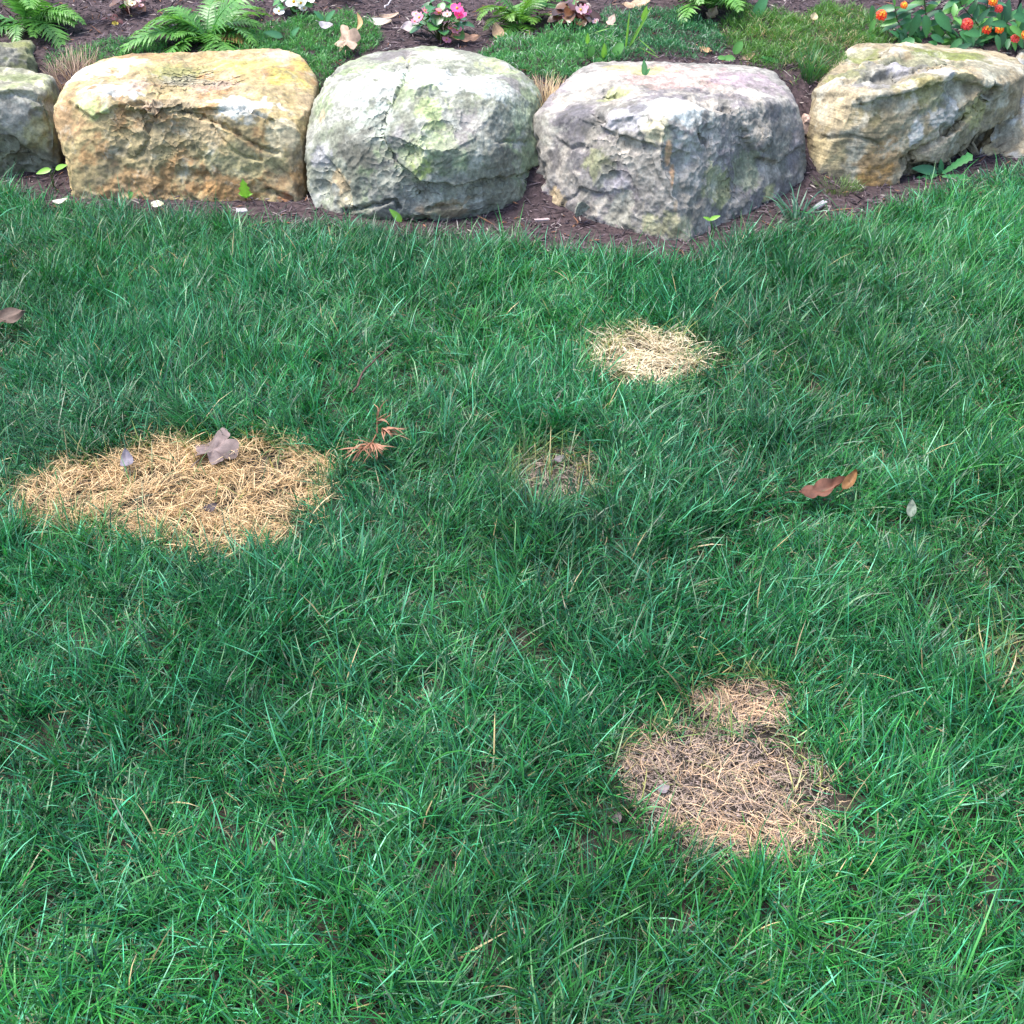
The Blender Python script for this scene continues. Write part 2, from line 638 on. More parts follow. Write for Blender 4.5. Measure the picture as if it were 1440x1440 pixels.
def Y(*l):
    return [at_y(*p) for p in l]

GREY, GREYP, GREYD = (0.25, 0.23, 0.205), (0.205, 0.18, 0.18), (0.115, 0.105, 0.095)
PALE, CREAM, WHITE = (0.55, 0.52, 0.43), (0.62, 0.54, 0.36), (0.66, 0.66, 0.60)  # pale stone and lichen; on the tops also bright light put into the colour
OCHRE, ORANGE, BROWN = (0.38, 0.29, 0.14), (0.34, 0.205, 0.09), (0.25, 0.17, 0.09)
GGREEN, MOSS, LICH = (0.25, 0.29, 0.17), (0.15, 0.18, 0.04), (0.52, 0.56, 0.24)
PINK, TAN = (0.50, 0.34, 0.27), (0.44, 0.33, 0.19)
YEL = (0.55, 0.43, 0.10)

# the long golden one
f = Y((96, 282, 3.76), (250, 286, 3.74), (424, 292, 3.72))
b = Y((110, 100, 4.22), (146, 80, 4.30), (285, 78, 4.36), (375, 68, 4.36), (418, 76, 4.32), (445, 110, 4.18))
boulder('long golden ochre boulder with pale yellow lichen and some painted light on its upper edge',
        f + under(f) + b + under(b) + Y((66, 152, 3.88), (68, 180, 3.84), (90, 118, 4.05), (135, 142, 3.86), (200, 140, 3.84), (290, 150, 3.82), (370, 158, 3.81), (412, 180, 3.80),
                                         (440, 150, 3.98), (426, 240, 3.76), (82, 225, 3.79)),
        11, (OCHRE, TAN, ORANGE), dense=True, pn=45, low=0.011, chip=0.016, cut=0.014, cuts=12, cells=26,
        dents=[(260, 105, 0.13, 0.03), (215, 160, 0.05, 0.02), (330, 108, 0.05, 0.02), (255, 145, 0.04, 0.022), (170, 190, 0.06, 0.016), (395, 250, 0.04, 0.02), (240, 215, 0.07, 0.014), (385, 100, 0.06, -0.02), (130, 128, 0.05, -0.015)],
        cracks=[([(255, 155), (285, 165), (330, 185), (370, 210), (392, 214)], 0.007, 0.02), ([(180, 160), (215, 180), (200, 215), (185, 222)], 0.008, 0.013),
                ([(372, 268), (388, 272), (412, 282)], 0.006, 0.02), ([(300, 180), (330, 215), (365, 225)], 0.006, 0.012)],
        ledges=[([(110, 150), (130, 163), (165, 150), (195, 140)], 0.06, 0.018), ([(270, 152), (300, 146), (345, 146), (385, 166), (392, 200)], 0.05, 0.018)],
        paints=[(130, 95, (0.085, 1.4), WHITE, 0.95), (175, 84, (0.06, 1.5), CREAM, 0.9), (150, 125, (0.06, 1.8), WHITE, 0.95), (120, 140, 0.055, LICH, 0.85), (190, 118, 0.05, PINK, 0.6), (210, 150, 0.04, PINK, 0.5),
                (340, 148, (0.055, 1.9), WHITE, 0.9), (300, 118, (0.06, 1.4), PINK, 0.55), (400, 105, (0.07, 1.3), YEL, 0.75), (390, 75, 0.06, PINK, 0.55), (250, 95, (0.06, 1.6), (0.30, 0.29, 0.10), 0.85),
                (262, 106, (0.045, 1.8), (0.30, 0.27, 0.20), 0.7), (430, 90, 0.06, YEL, 0.6), (350, 90, (0.07, 1.5), (0.45, 0.38, 0.10), 0.7), (90, 175, 0.07, (0.36, 0.22, 0.11), 0.8), (240, 200, (0.10, 1.8), (0.28, 0.23, 0.12), 0.7),
                (330, 235, (0.07, 2.2), (0.32, 0.29, 0.15), 0.7), (200, 262, (0.05, 2.6), ORANGE, 0.85), (320, 268, (0.05, 2.5), (0.42, 0.22, 0.08), 0.8), (400, 280, 0.03, (0.40, 0.16, 0.07), 0.8), (395, 190, 0.05, CREAM, 0.7),
                (300, 190, 0.05, TAN, 0.7), (100, 215, 0.04, OCHRE, 0.7), (145, 157, 0.016, LICH, 0.9)])

# the rounded grey-green one
f = Y((442, 296, 3.66), (500, 306, 3.61), (620, 318, 3.56), (700, 300, 3.64), (772, 268, 3.78))
b = Y((468, 94, 4.14), (540, 67, 4.28), (592, 62, 4.28), (645, 68, 4.28), (700, 86, 4.2), (736, 98, 4.1))
boulder('rounded grey green boulder, its pale top whitened further by painted light and a green stain down its face',
        f + under(Y((480, 298, 3.75), (640, 305, 3.68), (700, 290, 3.8))) + b + under(b) +
        Y((424, 205, 3.76), (428, 172, 3.82), (434, 250, 3.70), (774, 205, 3.90), (778, 245, 3.84), (758, 130, 4.0), (600, 205, 3.55), (520, 225, 3.57), (690, 215, 3.61), (455, 128, 3.88), (560, 125, 3.70), (690, 130, 3.74), (640, 260, 3.54)),
        23, ((0.245, 0.25, 0.19), GGREEN, (0.33, 0.33, 0.28)), dense=True, pn=22, low=0.012, chip=0.018, cut=0.03, cuts=26, cells=14,
        dents=[(575, 215, 0.06, 0.026), (450, 270, 0.05, 0.02), (700, 95, 0.06, 0.02), (640, 180, 0.07, 0.012), (520, 130, 0.06, -0.012), (590, 280, 0.04, 0.018), (560, 90, 0.035, 0.02)],
        cracks=[([(572, 75), (575, 95), (550, 150), (530, 195)], 0.008, 0.014), ([(485, 300), (530, 288), (552, 282), (560, 294)], 0.007, 0.022), ([(600, 298), (630, 290), (650, 288)], 0.006, 0.014), ([(700, 200), (740, 200)], 0.005, 0.010)],
        ledges=[([(548, 150), (540, 190), (560, 225), (590, 255), (640, 258), (700, 250), (764, 232)], 0.06, 0.024), ([(470, 235), (490, 262), (498, 290)], 0.04, 0.018)],
        paints=[(500, 125, (0.10, 1.2), WHITE, 0.8), (560, 100, (0.09, 1.5), (0.58, 0.62, 0.50), 0.85), (640, 110, (0.10, 1.7), WHITE, 0.9), (620, 75, (0.06, 1.6), (0.62, 0.58, 0.48), 0.85), (545, 75, (0.05, 1.4), GREYP, 0.85), (565, 82, 0.03, LICH, 0.7),
                (700, 120, (0.07, 1.4), (0.50, 0.52, 0.47), 0.8), (700, 88, (0.05, 1.8), (0.38, 0.40, 0.22), 0.8), (720, 115, 0.04, GREYP, 0.7),
                (585, 235, (0.07, 0.6), (0.33, 0.40, 0.12), 0.85), (610, 160, (0.08, 0.7), (0.38, 0.45, 0.20), 0.8), (600, 200, 0.06, (0.36, 0.41, 0.24), 0.7), (520, 170, (0.07, 1.2), (0.47, 0.50, 0.42), 0.75),
                (560, 185, (0.045, 0.6), GREYP, 0.7), (660, 175, 0.06, GREYP, 0.75), (710, 225, (0.055, 1.5), GREYD, 0.7), (720, 130, 0.04, PALE, 0.5), (450, 215, (0.05, 0.8), (0.36, 0.35, 0.36), 0.8), (500, 215, (0.06, 1.2), GREYD, 0.6),
                (470, 260, (0.05, 0.8), TAN, 0.9), (483, 285, 0.03, CREAM, 0.9), (690, 185, (0.06, 1.3), PALE, 0.45), (560, 270, (0.08, 1.5), (0.19, 0.18, 0.17), 0.7), (700, 265, (0.09, 1.6), (0.22, 0.22, 0.16), 0.7), (640, 300, (0.04, 2.2), (0.36, 0.26, 0.16), 0.7),
                (735, 160, 0.05, (0.42, 0.45, 0.30), 0.6), (450, 165, 0.03, TAN, 0.7)])

# the big grey-purple one
f = Y((755, 308, 3.68), (958, 346, 3.39), (1132, 246, 3.88))
b = Y((822, 95, 4.14), (905, 88, 4.20), (1010, 89, 4.24), (1088, 99, 4.20))
boulder('large angular grey boulder with a sharp front ridge and pinkish top',
        f + under(f) + b + under(b) + Y((751, 162, 3.84), (750, 240, 3.77), (790, 120, 4.02), (932, 168, 3.49), (1120, 140, 3.96), (1136, 200, 3.92)),
        37, (GREY, GREYP, (0.39, 0.345, 0.29)), dense=True, pn=60, low=0.006, chip=0.022, cut=0.014, cuts=8, cells=14,
        dents=[(840, 165, 0.022, 0.03), (860, 130, 0.05, 0.022), (1020, 152, 0.03, 0.016), (995, 195, 0.03, 0.014), (1030, 260, 0.07, 0.018), (860, 240, 0.07, 0.016), (1075, 195, 0.055, -0.032), (800, 265, 0.035, 0.014), (925, 125, 0.05, 0.006)],
        cracks=[([(835, 158), (845, 168), (838, 175)], 0.007, 0.022), ([(850, 126), (880, 132)], 0.006, 0.018), ([(985, 190), (997, 215)], 0.006, 0.016), ([(780, 195), (800, 210), (830, 205)], 0.006, 0.01), ([(1010, 150), (1030, 156)], 0.006, 0.014), ([(900, 190), (915, 240), (950, 300)], 0.006, 0.008)],
        ledges=[([(1055, 190), (1068, 220), (1095, 228), (1125, 205)], 0.045, 0.026), ([(850, 180), (890, 195), (930, 205)], 0.06, 0.016), ([(790, 285), (812, 262), (840, 268)], 0.03, 0.012)],
        paints=[(950, 108, (0.15, 1.7), (0.43, 0.30, 0.26), 0.9), (1050, 112, (0.10, 1.4), (0.33, 0.26, 0.28), 0.8), (900, 95, (0.06, 1.8), (0.46, 0.42, 0.17), 0.7), (835, 110, (0.07, 1.5), (0.62, 0.55, 0.50), 0.85), (870, 125, (0.05, 1.5), (0.40, 0.42, 0.16), 0.7),
                (940, 150, (0.09, 1.3), WHITE, 0.9), (925, 185, (0.05, 1.0), CREAM, 0.9), (1060, 130, (0.05, 1.6), (0.60, 0.55, 0.46), 0.8), (880, 160, (0.06, 1.2), (0.50, 0.47, 0.50), 0.8), (985, 230, (0.10, 0.9), (0.40, 0.37, 0.33), 0.6), (1100, 215, (0.08, 0.8), (0.15, 0.145, 0.12), 0.75), (800, 185, (0.09, 0.9), (0.13, 0.12, 0.12), 0.7), (800, 160, (0.06, 0.9), (0.12, 0.11, 0.115), 0.85), (900, 150, 0.035, (0.13, 0.12, 0.135), 0.8),
                (945, 215, (0.035, 0.35), (0.60, 0.36, 0.20), 0.95), (950, 250, (0.035, 0.35), (0.60, 0.36, 0.20), 0.95), (953, 285, (0.02, 0.5), (0.60, 0.42, 0.28), 0.8), (780, 225, (0.05, 0.7), (0.115, 0.105, 0.105), 0.8), (840, 230, 0.05, (0.40, 0.40, 0.20), 0.7), (860, 255, 0.05, (0.25, 0.24, 0.27), 0.6),
                (985, 215, 0.06, (0.44, 0.40, 0.36), 0.75), (1010, 260, (0.07, 0.9), (0.27, 0.28, 0.12), 0.75), (1050, 240, 0.06, (0.27, 0.29, 0.18), 0.7), (1085, 275, 0.04, (0.50, 0.47, 0.20), 0.8), (960, 325, (0.04, 1.2), CREAM, 0.85), (915, 320, (0.05, 1.6), (0.40, 0.38, 0.20), 0.7),
                (780, 280, 0.035, TAN, 0.85), (1090, 180, 0.06, (0.16, 0.15, 0.135), 0.7), (1085, 150, (0.04, 1.3), (0.13, 0.12, 0.13), 0.7), (765, 200, 0.03, PALE, 0.7), (870, 300, (0.06, 1.4), (0.36, 0.35, 0.27), 0.6)])

# the layered brown one on the right
f = Y((1142, 240, 3.98), (1156, 264, 3.88), (1252, 272, 3.86), (1270, 262, 3.88))
b = Y((1154, 114, 4.28), (1196, 64, 4.50), (1228, 57, 4.56), (1300, 72, 4.62), (1368, 68, 4.66), (1424, 84, 4.56))
boulder('layered tan boulder with tilted beds and mossy top beneath the orange flowers',
        f + under(f) + b + under(b) + Y((1138, 180, 4.02), (1150, 142, 4.06), (1168, 130, 4.04), (1216, 142, 3.90), (1335, 106, 4.02), (1400, 120, 4.10), (1446, 106, 4.32), (1330, 226, 4.0), (1372, 196, 4.10), (1436, 166, 4.28), (1290, 228, 3.96)),
        51, ((0.34, 0.275, 0.175), (0.25, 0.20, 0.12), (0.40, 0.36, 0.27)), pn=45, low=0.008, chip=0.016, cut=0.018, cuts=14, cells=22, strata=((-0.35, -0.25, 0.95), 0.04, 0.003),
        dents=[(1290, 232, 0.05, 0.03), (1250, 110, 0.05, 0.025), (1190, 95, 0.05, 0.02), (1280, 85, 0.05, 0.015)],
        cracks=[([(1275, 228), (1290, 215), (1320, 195), (1360, 165), (1395, 135), (1402, 126)], 0.010, 0.045), ([(1185, 120), (1250, 105), (1330, 92)], 0.007, 0.016), ([(1150, 195), (1200, 192), (1240, 205)], 0.005, 0.01)],
        ledges=[([(1256, 268), (1288, 224), (1330, 230), (1374, 194), (1428, 164)], 0.14, 0.075), ([(1150, 135), (1195, 128), (1215, 145)], 0.05, 0.012), ([(1215, 143), (1275, 130), (1340, 108), (1395, 125)], 0.05, 0.018), ([(1150, 128), (1185, 105), (1250, 75)], 0.05, -0.02)],
        paints=[(1190, 165, (0.07, 1.0), (0.56, 0.44, 0.26), 0.85), (1170, 210, (0.07, 1.0), (0.46, 0.37, 0.20), 0.7), (1230, 235, (0.07, 1.4), ORANGE, 0.65), (1225, 260, (0.05, 1.6), (0.42, 0.24, 0.08), 0.8), (1290, 185, (0.05, 0.6), (0.56, 0.53, 0.50), 0.9), (1330, 150, (0.07, 1.3), (0.50, 0.49, 0.46), 0.8),
                (1225, 160, (0.05, 1.0), (0.16, 0.135, 0.06), 0.75), (1240, 120, (0.07, 1.8), (0.20, 0.195, 0.20), 0.8), (1330, 98, (0.05, 2.0), (0.40, 0.40, 0.42), 0.75), (1355, 105, (0.035, 1.5), (0.55, 0.43, 0.22), 0.85), (1210, 80, (0.07, 1.2), MOSS, 0.75), (1195, 70, (0.05, 1.3), (0.40, 0.37, 0.25), 0.6), (1195, 105, (0.06, 1.5), MOSS, 0.6),
                (1340, 78, (0.09, 2.0), MOSS, 0.85), (1285, 85, (0.09, 1.6), (0.21, 0.21, 0.13), 0.85), (1250, 100, (0.07, 1.8), (0.20, 0.19, 0.17), 0.8), (1390, 92, (0.07, 1.3), (0.22, 0.21, 0.15), 0.8), (1260, 95, 0.04, (0.36, 0.34, 0.36), 0.7), (1300, 130, (0.07, 1.8), (0.25, 0.22, 0.07), 0.7), (1380, 160, (0.06, 1.2), (0.46, 0.42, 0.18), 0.7), (1320, 205, (0.05, 1.5), (0.52, 0.42, 0.30), 0.75),
                (1395, 110, 0.05, (0.36, 0.35, 0.27), 0.7), (1155, 160, 0.04, (0.52, 0.44, 0.30), 0.7)])

# the one at the right edge
f = Y((1358, 242, 4.08), (1440, 228, 4.15), (1600, 232, 4.15))
b = Y((1406, 72, 4.74), (1470, 64, 4.76), (1580, 76, 4.7))
boulder('pale brown boulder cut off by the right edge of the photo',
        f + under(f) + b + under(b) + Y((1366, 208, 4.18), (1400, 110, 4.50), (1440, 120, 4.36), (1440, 190, 4.18), (1560, 140, 4.28), (1640, 180, 4.35)),
        67, (TAN, (0.34, 0.30, 0.20), (0.44, 0.42, 0.38)), small=6, pn=15, cells=60, strata=((-0.3, -0.2, 0.95), 0.05, 0.005), dents=[(1400, 185, 0.06, 0.03), (1420, 200, 0.05, 0.015)],
        cracks=[([(1400, 225), (1425, 205), (1450, 190)], 0.007, 0.02)],
        paints=[(1425, 85, 0.08, (0.50, 0.50, 0.47), 0.85), (1410, 100, 0.05, (0.36, 0.36, 0.25), 0.6), (1400, 225, (0.05, 1.5), OCHRE, 0.6), (1425, 195, 0.06, (0.24, 0.22, 0.17), 0.7)])

# two at the left edge
f = Y((-120, 268, 3.88), (0, 264, 3.90), (66, 256, 3.96))
b = Y((-120, 92, 4.34), (0, 90, 4.34), (58, 88, 4.32), (78, 100, 4.22))
boulder('grey mossy boulder cut off by the left edge beside the golden one',
        f + under(f) + b + under(b) + Y((82, 205, 4.02), (79, 160, 4.05), (84, 122, 4.12), (60, 133, 3.98), (0, 128, 3.96), (-120, 130, 3.95), (70, 230, 3.98), (-160, 190, 4.0)),
        71, ((0.25, 0.245, 0.17), (0.27, 0.29, 0.15), (0.36, 0.33, 0.25)), small=6, pn=15, cells=45, ledges=[([(-20, 195), (20, 190), (45, 215), (78, 232)], 0.06, 0.02), ([(-20, 130), (40, 128), (70, 140)], 0.05, 0.012)], dents=[(10, 230, 0.07, 0.02), (40, 100, 0.05, 0.01)],
        cracks=[([(0, 130), (40, 134), (62, 145)], 0.006, 0.014)],
        paints=[(20, 165, (0.08, 1.2), (0.32, 0.30, 0.27), 0.8), (55, 195, 0.06, (0.38, 0.36, 0.18), 0.7), (20, 105, (0.06, 1.6), (0.20, 0.23, 0.10), 0.75), (60, 115, 0.04, (0.50, 0.50, 0.28), 0.7), (20, 235, (0.08, 1.4), (0.15, 0.155, 0.10), 0.75), (40, 135, (0.03, 1.8), PALE, 0.7)])
f = Y((-110, 98, 4.30), (0, 98, 4.32), (54, 92, 4.36))
b = Y((-110, 48, 4.70), (0, 48, 4.72), (38, 52, 4.66))
boulder('flat moss covered slab stacked behind the leftmost grey boulder',
        f + under(f, 0.05) + b + under(b, 0.05) + Y((58, 76, 4.42), (50, 62, 4.50), (0, 66, 4.38), (-110, 66, 4.36)),
        83, ((0.22, 0.22, 0.12), (0.30, 0.30, 0.20), (0.16, 0.17, 0.08)), small=6, pn=13, cells=40, low=0.015, chip=0.012,
        paints=[(15, 75, (0.04, 1.6), (0.20, 0.19, 0.17), 0.8), (45, 70, 0.03, (0.36, 0.36, 0.17), 0.7), (20, 55, (0.05, 2), (0.24, 0.25, 0.09), 0.8)])

def pebble(label, px, py, Yd, rx, ry, rz, col, seed, group, sub=4):
    c = at_y(px, py, Yd)
    rg = np.random.default_rng(seed)
    pts = [c + np.array([rx, ry, rz]) * v / np.linalg.norm(v) * rg.uniform(0.85, 1.1) for v in rg.normal(size=(16, 3))]
    c2 = tuple(np.array(col) * 0.7)
    return boulder(label, pts, seed, (col, c2, tuple(np.array(col) * 1.1)), pn=9, low=rx * 0.1, chip=rx * 0.12, cut=rx * 0.15, cuts=12, ridge=rx * 0.05, fine=rx * 0.02, cells=14, small=sub + 1, group=group, name='stone', cat='stone')

pebble('small pinkish stone wedged between the big grey and the layered tan boulder', 1138, 172, 4.06, 0.03, 0.04, 0.055, (0.52, 0.36, 0.29), 5, None)
pebble('small pale green grey stone at the foot of the big grey boulder', 816, 292, 3.54, 0.055, 0.035, 0.03, (0.27, 0.275, 0.22), 9, None, 5)

# ------------------------------------------------------------------ blades (grass, straw, ground cover)
def blades(root, az, L, w, th0, th1, twist, roll, col0, col1, K=5, zmin=None, tipw=0.0, expo=1.2):
    """ribbons that start at root, lean th0 from the vertical and bend to th1. Returns V, quads, tris, C"""
    n = len(root)
    t = np.linspace(0, 1, K)
    ds = L / (K - 1)
    pos = np.zeros((n, K, 3))
    pos[:, 0] = root
    tang = np.zeros((n, K, 3))
    for k in range(K):
        tm = t[k]
        th = th0 + (th1 - th0) * tm ** expo
        a = az + twist * tm
        tang[:, k] = np.stack([np.sin(th) * np.cos(a), np.sin(th) * np.sin(a), np.cos(th)], 1)
        if k:
            pos[:, k] = pos[:, k - 1] + 0.5 * (tang[:, k] + tang[:, k - 1]) * ds[:, None]
    if zmin is not None:
        pos[:, 1:, 2] = np.maximum(pos[:, 1:, 2], (root[:, 2] + zmin)[:, None] + 0.002 * np.arange(K - 1)[None])
    horiz = np.stack([-np.sin(az), np.cos(az), np.zeros(n)], 1)
    side = np.zeros((n, K, 3))
    for k in range(K):
        bn = np.cross(tang[:, k], horiz)
        s = horiz * np.cos(roll)[:, None] + bn * np.sin(roll)[:, None]
        side[:, k] = s
    prof = (0.72 + 0.5 * t - 1.22 * t ** 3.0)
    prof[-1] = 0
    hw = w[:, None] * prof[None] * 0.5
    Lf = pos - side * hw[:, :, None]
    Rt = pos + side * hw[:, :, None]
    nv = 2 * (K - 1) + 1
    V = np.zeros((n, nv, 3))
    V[:, 0:2 * (K - 1):2] = Lf[:, :K - 1]
    V[:, 1:2 * (K - 1):2] = Rt[:, :K - 1]
    V[:, -1] = pos[:, -1]
    tc = np.concatenate([np.repeat(t[:K - 1], 2), [1.0]])
    C = col0[:, None, :] * (1 - tc)[None, :, None] + col1[:, None, :] * tc[None, :, None]
    b = (np.arange(n) * nv)[:, None]
    qs = []
    for k in range(K - 2):
        qs.append(b + np.array([2 * k, 2 * k + 1, 2 * k + 3, 2 * k + 2])[None])
    Q = np.stack(qs, 1).reshape(-1, 4) if qs else np.zeros((0, 4), int)
    T = b + np.array([2 * (K - 2), 2 * (K - 2) + 1, 2 * (K - 1)])[None]
    return V.reshape(-1, 3), Q, T, C.reshape(-1, 3)

def cat_geo(parts):
    Vs, Qs, Ts, Cs, off = [], [], [], [], 0
    for V, Q, T, C in parts:
        Vs.append(V); Cs.append(C); Qs.append(Q + off); Ts.append(T + off)
        off += len(V)
    return np.concatenate(Vs), np.concatenate(Qs), np.concatenate(Ts), np.concatenate(Cs)

def mixc(a, b, t):
    return np.array(a)[None] * (1 - t)[:, None] + np.array(b)[None] * t[:, None]

# dead patches: (px, py, rx px, ry px)
PATCH = {
    'left': [(275, 682, 170, 72), (130, 690, 105, 48), (380, 680, 85, 45), (320, 742, 85, 36), (420, 662, 55, 26)],
    'top': [(906, 502, 84, 36)],
    'bare': [(775, 668, 62, 42)],
    'near': [(1010, 1095, 140, 85), (1045, 992, 72, 40), (1085, 1160, 70, 55), (930, 1080, 80, 60)],
    'edge': [(1430, 935, 80, 34)],
}
def ell(px, py, rx, ry, x, y):
    c = at_z(px, py)
    ax = abs(at_z(px + rx, py)[0] - c[0])
    ay = 0.5 * abs(at_z(px, py - ry)[1] - at_z(px, py + ry)[1])
    return np.hypot((x - c[0]) / ax, (y - c[1]) / ay)

def pmask(key, x, y):
    """1 inside a dead patch, 0 outside, ragged border"""
    d = np.full(len(x), 9.0)
    for e_ in PATCH[key]:
        d = np.minimum(d, ell(*e_, x, y))
    d = d + 0.22 * n2(x, y, 9, 3.0, 3)
    return sstep(1.28, 0.68, d) if key in ('near', 'bare', 'edge') else sstep(1.22, 0.74, d)

THIN = [(585, 845, 60, 34, 0.6), (560, 975, 42, 30, 0.6), (1000, 790, 60, 30, 0.3), (340, 1165, 70, 40, 0.45), (60, 1040, 70, 35, 0.4), (690, 585, 30, 20, 0.4), (1310, 1010, 60, 40, 0.3), (830, 1150, 60, 60, 0.55), (540, 640, 50, 50, 0.3)]

def scatter(density, y0, y1, margin):
    hwmax = TANH * (y1 * CP + CAM_H * SP) + margin
    n = int(density * 2 * hwmax * (y1 - y0))
    x = rng.uniform(-hwmax, hwmax, n)
    y = rng.uniform(y0, y1, n)
    ok = np.abs(x) < TANH * (y * CP + CAM_H * SP) + margin
    return x[ok], y[ok]

def in_lawn(x, y, m=0.0):
    s = y - edge(x)
    return s < m + 0.035 * n2(x, y, 14, 8.0)

def lawn(tufts_per_m2, per_tuft, y0, y1, margin, wscale=1.0, outer_only=False, K=4):
    tx, ty = scatter(tufts_per_m2, y0, y1, margin)
    if outer_only:
        k = np.abs(tx) > TANH * (ty * CP + CAM_H * SP) + 0.42
        tx, ty = tx[k], ty[k]
    n = len(tx)
    # field of lean and vigour
    flow = 2.2 * math.pi * n2(tx, ty, 2.4, 1.0, 2) + 0.6
    laid = np.clip(0.55 + 0.7 * n2(tx, ty, 2.9, 5.0, 2) + 0.5 * n2(tx, ty, 9, 61.0, 2), 0, 1)
    vig = np.clip(0.60 + 0.45 * n2(tx, ty, 3.2, 12.0, 2) + 0.42 * n2(tx, ty, 11, 57.0, 2), 0.25, 1.2) * (0.78 + 0.22 * sstep(0.95, 1.7, ty))
    yel = np.clip(0.35 + 0.7 * n2(tx, ty, 1.6, 20.0, 2) + 0.28 * sstep(0.3, 1.6, tx) * sstep(1.2, 2.2, ty) + 0.3 * sstep(1.5, 0.9, ty), 0, 1)
    taz = flow + 3.2 * n2(tx, ty, 8.5, 51.0, 2) + rng.normal(0, 0.8, n)
    reps = rng.poisson(per_tuft, n)
    idx = np.repeat(np.arange(n), reps)
    m = len(idx)
    x = tx[idx] + rng.normal(0, 0.008, m)
    y = ty[idx] + rng.normal(0, 0.008, m)
    dead = np.zeros(m)
    for k in PATCH:
        pm = pmask(k, x, y)
        dead = np.maximum(dead, pm * {'edge': 0.7, 'bare': 0.86, 'top': 0.88, 'left': 0.96}.get(k, 0.975))
    deadp = dead.copy()
    for (px, py, rx, ry, a) in THIN:
        dead = np.maximum(dead, a * sstep(1.2, 0.5, ell(px, py, rx, ry, x, y) + 0.3 * n2(x, y, 11, 2.0)))
    keep = (rng.random(m) > dead * 1.0) & in_lawn(x, y)
    idx, x, y, dead, deadp = idx[keep], x[keep], y[keep], dead[keep], deadp[keep]
    m = len(x)
    v = vig[idx] * (1 - 0.35 * dead)
    L = (0.030 + 0.058 * v) * rng.lognormal(0, 0.30, m) * (1 + 0.5 * (rng.random(m) < 0.05))
    L = np.clip(L, 0.018, 0.16)
    w = rng.uniform(0.0016, 0.0035, m) * wscale * (0.8 + 0.3 * v)
    w *= np.where(rng.random(m) < 0.06, 1.5, 1.0)
    az = taz[idx] + rng.normal(0, 0.85, m)
    rnd = rng.random(m) < 0.38
    az[rnd] = rng.uniform(0, 2 * math.pi, rnd.sum())
    ld = laid[idx]
    th0 = np.abs(rng.normal(0, 1, m)) * (0.45 + 0.35 * ld) + 0.26
    th1 = th0 + rng.uniform(0.05, 0.6, m) + 0.6 * ld * rng.random(m)
    th1 = np.clip(th1, 0.2, 1.95)
    root = np.stack([x, y, np.full(m, -0.012)], 1)
    tone = np.clip(yel[idx] * 0.6 + rng.normal(0.12, 0.2, m), 0, 1)
    c = mixc((0.004, 0.087, 0.023), (0.034, 0.195, 0.029), tone)
    bl = rng.random(m) < 0.2
    c[bl] = mixc((0.003, 0.062, 0.026), (0.010, 0.12, 0.052), rng.random(bl.sum()))
    pale = rng.random(m) < 0.10
    c[pale] = mixc((0.032, 0.26, 0.12), (0.10, 0.33, 0.18), rng.random(pale.sum()))  # paler teal blades: sky sheen put into their colour
    dry = rng.random(m) < 0.006 + 0.15 * deadp
    c[dry] = mixc((0.30, 0.22, 0.10), (0.42, 0.33, 0.17), rng.random(dry.sum()))
    sick = (np.clip(deadp * 1.5, 0, 1) * rng.random(m) ** 1.6)[:, None]
    c = c * (1 - sick) + np.array((0.26, 0.26, 0.07)) * sick
    c *= rng.uniform(0.35, 1.6, m)[:, None] * (0.74 + 0.5 * np.clip(0.5 + 0.9 * n2(tx, ty, 1.3, 33.0, 2), 0, 1))[idx][:, None]
    c1 = c * rng.uniform(0.95, 1.25, m)[:, None]
    c0 = c * 0.9
    return blades(root, az, L, w, th0, th1, rng.normal(0, 0.35, m), rng.normal(0, 0.4, m), c0, c1, K, zmin=0.004)

G = cat_geo([lawn(2900, 11, 0.55, 1.5, 0.35, K=5), lawn(2900, 10.5, 1.5, 4.45, 0.3), lawn(360, 9, 0.2, 4.6, 1.7, 2.0, True)])
print('grass tris', len(G[1]) * 2 + len(G[2]))
o = link('lawn_grass', np_mesh('lawn_grass', *G, M_GRASS))
set_props(o, 'long loose green lawn grass with yellow burnt spots', None, None, 'stuff')

# dry thatch lying under the green blades
tx, ty = scatter(1600, 0.5, 4.4, 0.4)
k = in_lawn(tx, ty, -0.01)
tx, ty = tx[k], ty[k]
m = len(tx)
c = mixc((0.14, 0.11, 0.06), (0.34, 0.27, 0.15), rng.random(m))
g = blades(np.stack([tx, ty, rng.uniform(-0.008, 0.006, m)], 1), rng.uniform(0, 6.28, m), rng.uniform(0.02, 0.05, m), rng.uniform(0.0011, 0.002, m),
           rng.uniform(0.9, 1.4, m), rng.uniform(1.4, 1.8, m), rng.normal(0, 0.9, m), rng.normal(0, 0.6, m), c, c, 4, zmin=0.002)
o = link('dry_thatch', np_mesh('dry_thatch', *g, M_STRAW))
set_props(o, 'dry tan thatch lying under the green grass', None, None, 'stuff')

